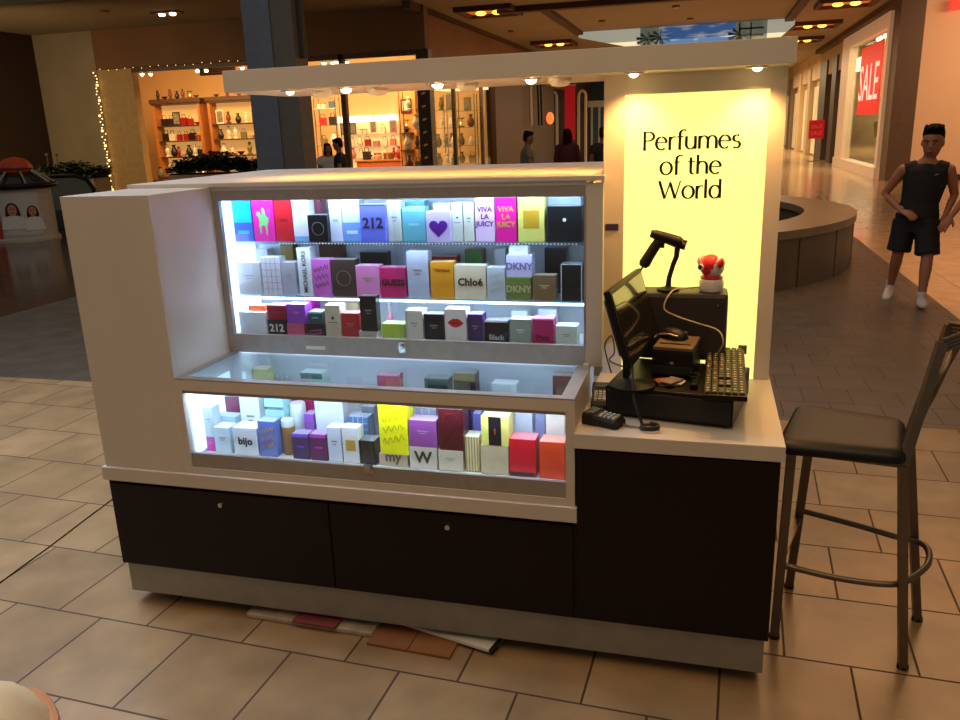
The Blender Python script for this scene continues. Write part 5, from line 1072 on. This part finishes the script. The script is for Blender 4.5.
    MB().tube([T(-.024, -.090, -.062), T(0, -.0985, -.0605), T(.024, -.090, -.062)], .0045 * hs, 6).build('mouth', mat('lip_tone_%d' % skinc[0], (int(skinc[0] * .75), int(skinc[1] * .55), int(skinc[2] * .55)), .5), t, True)
    # hair cap
    hm = MB(); hm_ = mat('hair_strands_%d' % hairc[0], hairc, .9, var=.2, spec=.1)
    loft(hm, [(T(0, .045, -.06), .055 * hs, .05 * hs, rv), (T(0, .044, -.02), .074 * hs, .062 * hs, rv), (T(0, .040, .03), .082 * hs, .074 * hs, rv), (T(0, .030, .062), .084 * hs, .088 * hs, rv), (T(0, .014, .090), .080 * hs, .097 * hs, rv), (T(0, .004, .108), .072 * hs, .092 * hs, rv), (T(0, .0, .126), .054 * hs, .072 * hs, rv), (T(0, -.004, .138), .026 * hs, .036 * hs, rv), (T(0, -.004, .141), .01 * hs, .012 * hs, rv)], 20)
    if longhair:
        loft(hm, [(T(0, .05, .05), .08 * hs, .06 * hs, rv), (T(0, .07, -.08), .085 * hs, .045 * hs, rv), (T(0, .09, -.22), .08 * hs, .035 * hs, rv), (T(0, .09, -.30), .05 * hs, .02 * hs, rv)], 14)
        for s_ in (-1, 1): loft(hm, [(T(s_ * .075, -.01, .05), .02, .05), (T(s_ * .088, .0, -.06), .018, .05), (T(s_ * .085, .02, -.17), .015, .04)], 10)
    else:
        for i in range(16):
            a = i * .42; r_ = .055 * hs; hm.tube([T(r_ * math.cos(a), r_ * 1.2 * math.sin(a) - .01, .112), T(r_ * 1.0 * math.cos(a) + .01, r_ * 1.1 * math.sin(a) - .015, .142 + .006 * math.sin(i * 3))], [.018 * hs, .010 * hs], 6)
    remesh(hm, 'hair', hm_, t, vox * .9, 2)
    # shirt
    s = MB(); inf = .016
    loft(s, [((pel[0], pel[1], pel[2] + .0), .180 * w + inf, .13 + inf), (wai, .150 * w + inf, .108 + inf), (che, .175 * w + inf, .12 + inf), (mix(che, sho, .7), .178 * w + inf, .11 + inf), (mix(sho, nec, .0), .135 * w + inf, .085 + inf), (mix(sho, nec, .35), .085, .072), (mix(sho, nec, .62), .066, .062)], 20)
    for sd in 'LR':
        S, E_, W_ = g('sh' + sd), g('el' + sd), g('wr' + sd)
        secs = [(mix(sho, S, .4), .078, .075, (0, 1, 0)), (mix(sho, S, .9), .068, .066, (0, 1, 0))]
        if sleeves != 'none': secs += [(S, .075, .072, (0, 1, 0)), (mix(S, E_, .5), .066, .066, (0, 1, 0))]
        if sleeves == 'long': secs += [(E_, .052, .052, (0, 1, 0)), (mix(E_, W_, .5), .05, .048, (0, 1, 0)), (mix(E_, W_, .93), .036, .036, (0, 1, 0))]
        loft(s, secs, 12)
    remesh(s, 'sleeveless_top' if sleeves == 'none' else 'shirt', mat('cloth_%d_%d_%d' % shirtc, shirtc, .8, var=.1, vscale=6), t, vox, 3)
    p_ = MB(); loft(p_, [(mix(pel, (pel[0], pel[1], pel[2] - .14), 1), .13 * w + .02, .11), (pel, .172 * w + .018, .13), ((pel[0], pel[1], pel[2] + .08), .16 * w + .018, .118)], 18)
    for sd in 'LR':
        Hp, K, A_ = g('hip' + sd), g('kn' + sd), g('an' + sd)
        if longp: loft(p_, [(Hp, .108, .108), (mix(Hp, K, .5), .09, .09), (K, .07, .072), (mix(K, A_, .5), .068, .07), (mix(K, A_, .97), .055, .06)], 14)
        else: loft(p_, [(Hp, .115, .115), (mix(Hp, K, .5), .108, .11), (mix(Hp, K, .92), .112, .115)], 14)
    remesh(p_, 'trousers' if longp else 'shorts', mat('pants_%d_%d_%d' % pantc, pantc, .8, var=.1, vscale=6), t, vox, 3)
    for sd in 'LR':
        A_ = Vector(g('an' + sd)); tv = Vector(J.get('toe' + sd, (0, -1, 0))).normalized(); sh = MB()
        loft(sh, [(A_ - tv * .075 + Vector((0, 0, -.03)), .034, .042), (A_ - tv * .03 + Vector((0, 0, -.03)), .042, .052), (A_ + tv * .05 + Vector((0, 0, -.042)), .048, .04), (A_ + tv * .14 + Vector((0, 0, -.052)), .05, .030), (A_ + tv * .20 + Vector((0, 0, -.058)), .03, .02)], 12)
        loft(sh, [(A_ + Vector((0, 0, -.02)), .046, .05), (A_ + Vector((0, 0, .05)), .044, .047)], 12)
        remesh(sh, 'shoe', mat('shoe_%d' % shoec[0], shoec, .5), t, min(vox, .012), 2)
    return t
# man walking towards the camera in black
J = dict(pelvis=(.0, .0, .83), waist=(.01, .0, .98), chest=(.035, .0, 1.17), shoulders=(.04, .0, 1.32), neck=(.047, -.012, 1.39), head=(.062, -.04, 1.527), hs=1.14, turn=math.radians(-8), nod=math.radians(8),
    shL=(-.165, .0, 1.275), elL=(-.30, .03, 1.05), wrL=(-.14, -.16, .905), hdL=(.14, -.10, -.045), hnL=(-.2, .6, -.6),
    shR=(.235, .0, 1.275), elR=(.295, .06, 1.04), wrR=(.235, -.02, .85), hdR=(-.03, -.03, -.12),
    hipL=(-.095, .02, .80), knL=(-.13, .0, .47), anL=(-.17, .24, .115), toeL=(-.15, -1, -.35),
    hipR=(.09, -.02, .80), knR=(.125, -.12, .46), anR=(.115, -.19, .092), toeR=(.1, -1, 0))
man = person('man in black sleeveless top and black shorts walking past the stone bench', (4.15, 6.35, 0), math.radians(-12.7), J, (158, 104, 76), (22, 18, 16), (17, 16, 17), (14, 13, 14), (196, 186, 180), vox=.011)
MB().tube([(.02 * math.cos(a) * 1.5 - .155, -.135 + .012 * math.sin(a), .918 + .030 * math.sin(a)) for a in [2 * PI * i / 14 for i in range(14)]], .005, 6, closed=True).build('wrist_band', mat('pale_band', (200, 180, 160), .5), man)
MB().poly([(.10, 1.235), (.125, 1.238), (.145, 1.25), (.12, 1.246)], .006, Matrix.Translation((0, -.152, 0))).build('chest_emblem', mat('grey_emblem', (150, 145, 140), .5), man)
J2 = dict(J); J2.update(head=(0, -.02, 1.56), turn=0, chest=(0, 0, 1.17), waist=(0, 0, .98), shoulders=(0, 0, 1.33), neck=(0, 0, 1.41), hs=1.0,
    shL=(-.2, 0, 1.3), elL=(-.36, -.02, 1.08), wrL=(-.50, -.16, .86), hdL=(-.06, -.05, -.10), shR=(.2, 0, 1.3), elR=(.25, .05, 1.03), wrR=(.26, -.02, .8), hdR=(0, -.02, -.1))
person('person walking in at the right edge with only a bare forearm and hand in view', (4.92, 6.2, 0), math.radians(-12.7), J2, (164, 108, 80), (30, 22, 18), (60, 56, 60), (40, 38, 44), (60, 56, 56), vox=.011, sleeves='short')
ST = dict(pelvis=(0, 0, .92), waist=(0, 0, 1.06), chest=(0, 0, 1.26), shoulders=(0, .0, 1.42), neck=(0, -.01, 1.49), head=(0, -.03, 1.62), shL=(-.19, 0, 1.40), elL=(-.24, -.02, 1.13), wrL=(-.18, -.22, 1.02), shR=(.19, 0, 1.40), elR=(.25, .02, 1.13), wrR=(.23, -.06, .88),
    hipL=(-.09, 0, .88), knL=(-.1, -.02, .5), anL=(-.11, .02, .09), hipR=(.09, 0, .88), knR=(.11, -.02, .5), anR=(.12, .02, .09))
def scaled(d_, s_, **kw):
    r = {}
    for a, v in d_.items(): r[a] = tuple(c * s_ for c in v) if isinstance(v, tuple) else v
    r['hs'] = s_; r.update(kw); return r
person('man in dark navy shirt facing left in front of the gift shop', (-4.92, 13.0, 0), math.radians(-75), scaled(ST, .985, nod=math.radians(14)), (150, 96, 66), (20, 16, 14), (24, 26, 38), (40, 44, 58), (40, 36, 34), vox=.02, sleeves='short', longp=True)
person('girl in white top beside the grey column at the shop front', (-5.76, 14.2, 0), math.radians(40), scaled(ST, .93), (160, 108, 80), (52, 34, 24), (206, 206, 204), (60, 66, 84), (150, 140, 134), vox=.02, sleeves='short', longp=True, longhair=True, wmul=.85)
person('shopper in grey shirt with dark hair seen beyond the brown pier', (-1.10, 13, 0), math.radians(110), scaled(ST, .99, nod=math.radians(10)), (120, 84, 64), (24, 20, 18), (112, 104, 92), (50, 48, 52), (50, 46, 44), vox=.022, sleeves='short', longp=True)
person('shopper in dark red top and black trousers before the red banner', (-.67, 15, 0), math.radians(170), scaled(ST, 1.0), (110, 70, 56), (44, 16, 18), (74, 18, 26), (24, 18, 20), (30, 26, 26), vox=.024, sleeves='long', longp=True, longhair=True)
person('dark dressed person half hidden behind the sign pillar', (.20, 14, 0), math.radians(200), scaled(ST, 1.0), (120, 76, 56), (54, 26, 20), (30, 28, 28), (24, 24, 26), (30, 26, 26), vox=.022, sleeves='short', longp=True)

# ------------------------------------------------------------------ lights
W = bpy.data.worlds.new('world'); bpy.context.scene.world = W; W.use_nodes = True
bg = W.node_tree.nodes['Background']; bg.inputs['Color'].default_value = (.47, .41, .34, 1); bg.inputs['Strength'].default_value = .25
light('atrium_light', 'AREA', (2.2, -2.4, 6.5), 140, (255, 208, 152), size=5, target=(1.5, .5, 0))
light('skylight_left', 'AREA', (-4.5, 2.5, 6.5), 260, (206, 214, 225), size=4, target=(-2.5, 1, 0))
sk_ = light('left_floor_fill', 'AREA', (-2.6, .4, 6.0), 85, (190, 208, 232), size=2.2, target=(-1.7, .1, 0)); sk_.data.spread = math.radians(80)  # added lamp that brightens and cools the tiles left of the kiosk
light('walkway_light', 'AREA', (4.5, 8.5, 5.5), 220, (255, 190, 130), size=4, target=(4.5, 8, 0))
light('shop_light', 'AREA', (-12.5, 20.2, 4.3), 640, (255, 202, 132), size=8, size2=2.5, target=(-12.5, 22, 1))
light('shop_light', 'AREA', (-7.5, 21, 4.3), 600, (255, 205, 140), size=4, size2=4, target=(-7.5, 23, 1))
light('left_wall_fill', 'AREA', (-14.5, 12.5, 3.0), 120, (255, 215, 160), size=5, size2=1, target=(-15.5, 18, .8))  # added fill aimed at the lower left wall, stands for no fitting
light('corridor_light', 'AREA', (1.5, 28, 4.4), 620, (255, 215, 165), size=6, size2=14, target=(1.5, 28, 0))
light('corridor_light', 'AREA', (2.5, 46, 4.4), 1400, (255, 220, 170), size=6, size2=14, target=(2.5, 46, 0))
light('ceiling_fill', 'AREA', (0, 22, .6), 60, (255, 205, 150), size=8, size2=8, target=(0, 22, 5))  # added upward fill to lift the ceiling tone, no such fixture

light('canopy_fill_spot', 'SPOT', (1.4, -3.2, 3.6), 34, (255, 222, 180), size=.4, spot=math.radians(46), blend=.6, target=(1.4, .5, 2.05))  # added spot, only there to brighten the canopy front
light('right_wall_fill', 'AREA', (10.5, 20, 4.5), 170, (255, 200, 150), size=4, size2=1, target=(10, 23.4, 2))  # added fill that lifts the peach wall
# ------------------------------------------------------------------ camera
cam = bpy.data.cameras.new('camera'); co = bpy.data.objects.new('camera', cam); C.objects.link(co)
cam.sensor_width = 36; cam.lens = 811.07 / 960 * 36; cam.clip_end = 200
yaw, pit, rol = math.radians(-15.7508), math.radians(-15.7822), math.radians(-2.0359)
fw = Vector((math.sin(yaw) * math.cos(pit), math.cos(yaw) * math.cos(pit), math.sin(pit)))
rt = fw.cross(Vector((0, 0, 1))).normalized(); up = rt.cross(fw)
rt2 = rt * math.cos(rol) + up * math.sin(rol); up2 = -rt * math.sin(rol) + up * math.cos(rol)
co.matrix_world = Matrix(((rt2.x, up2.x, -fw.x, 2.1786), (rt2.y, up2.y, -fw.y, -2.3963), (rt2.z, up2.z, -fw.z, 1.78), (0, 0, 0, 1)))
sc = bpy.context.scene; sc.camera = co
sc.view_settings.view_transform = 'Standard'; sc.view_settings.look = 'None'; sc.view_settings.exposure = 0
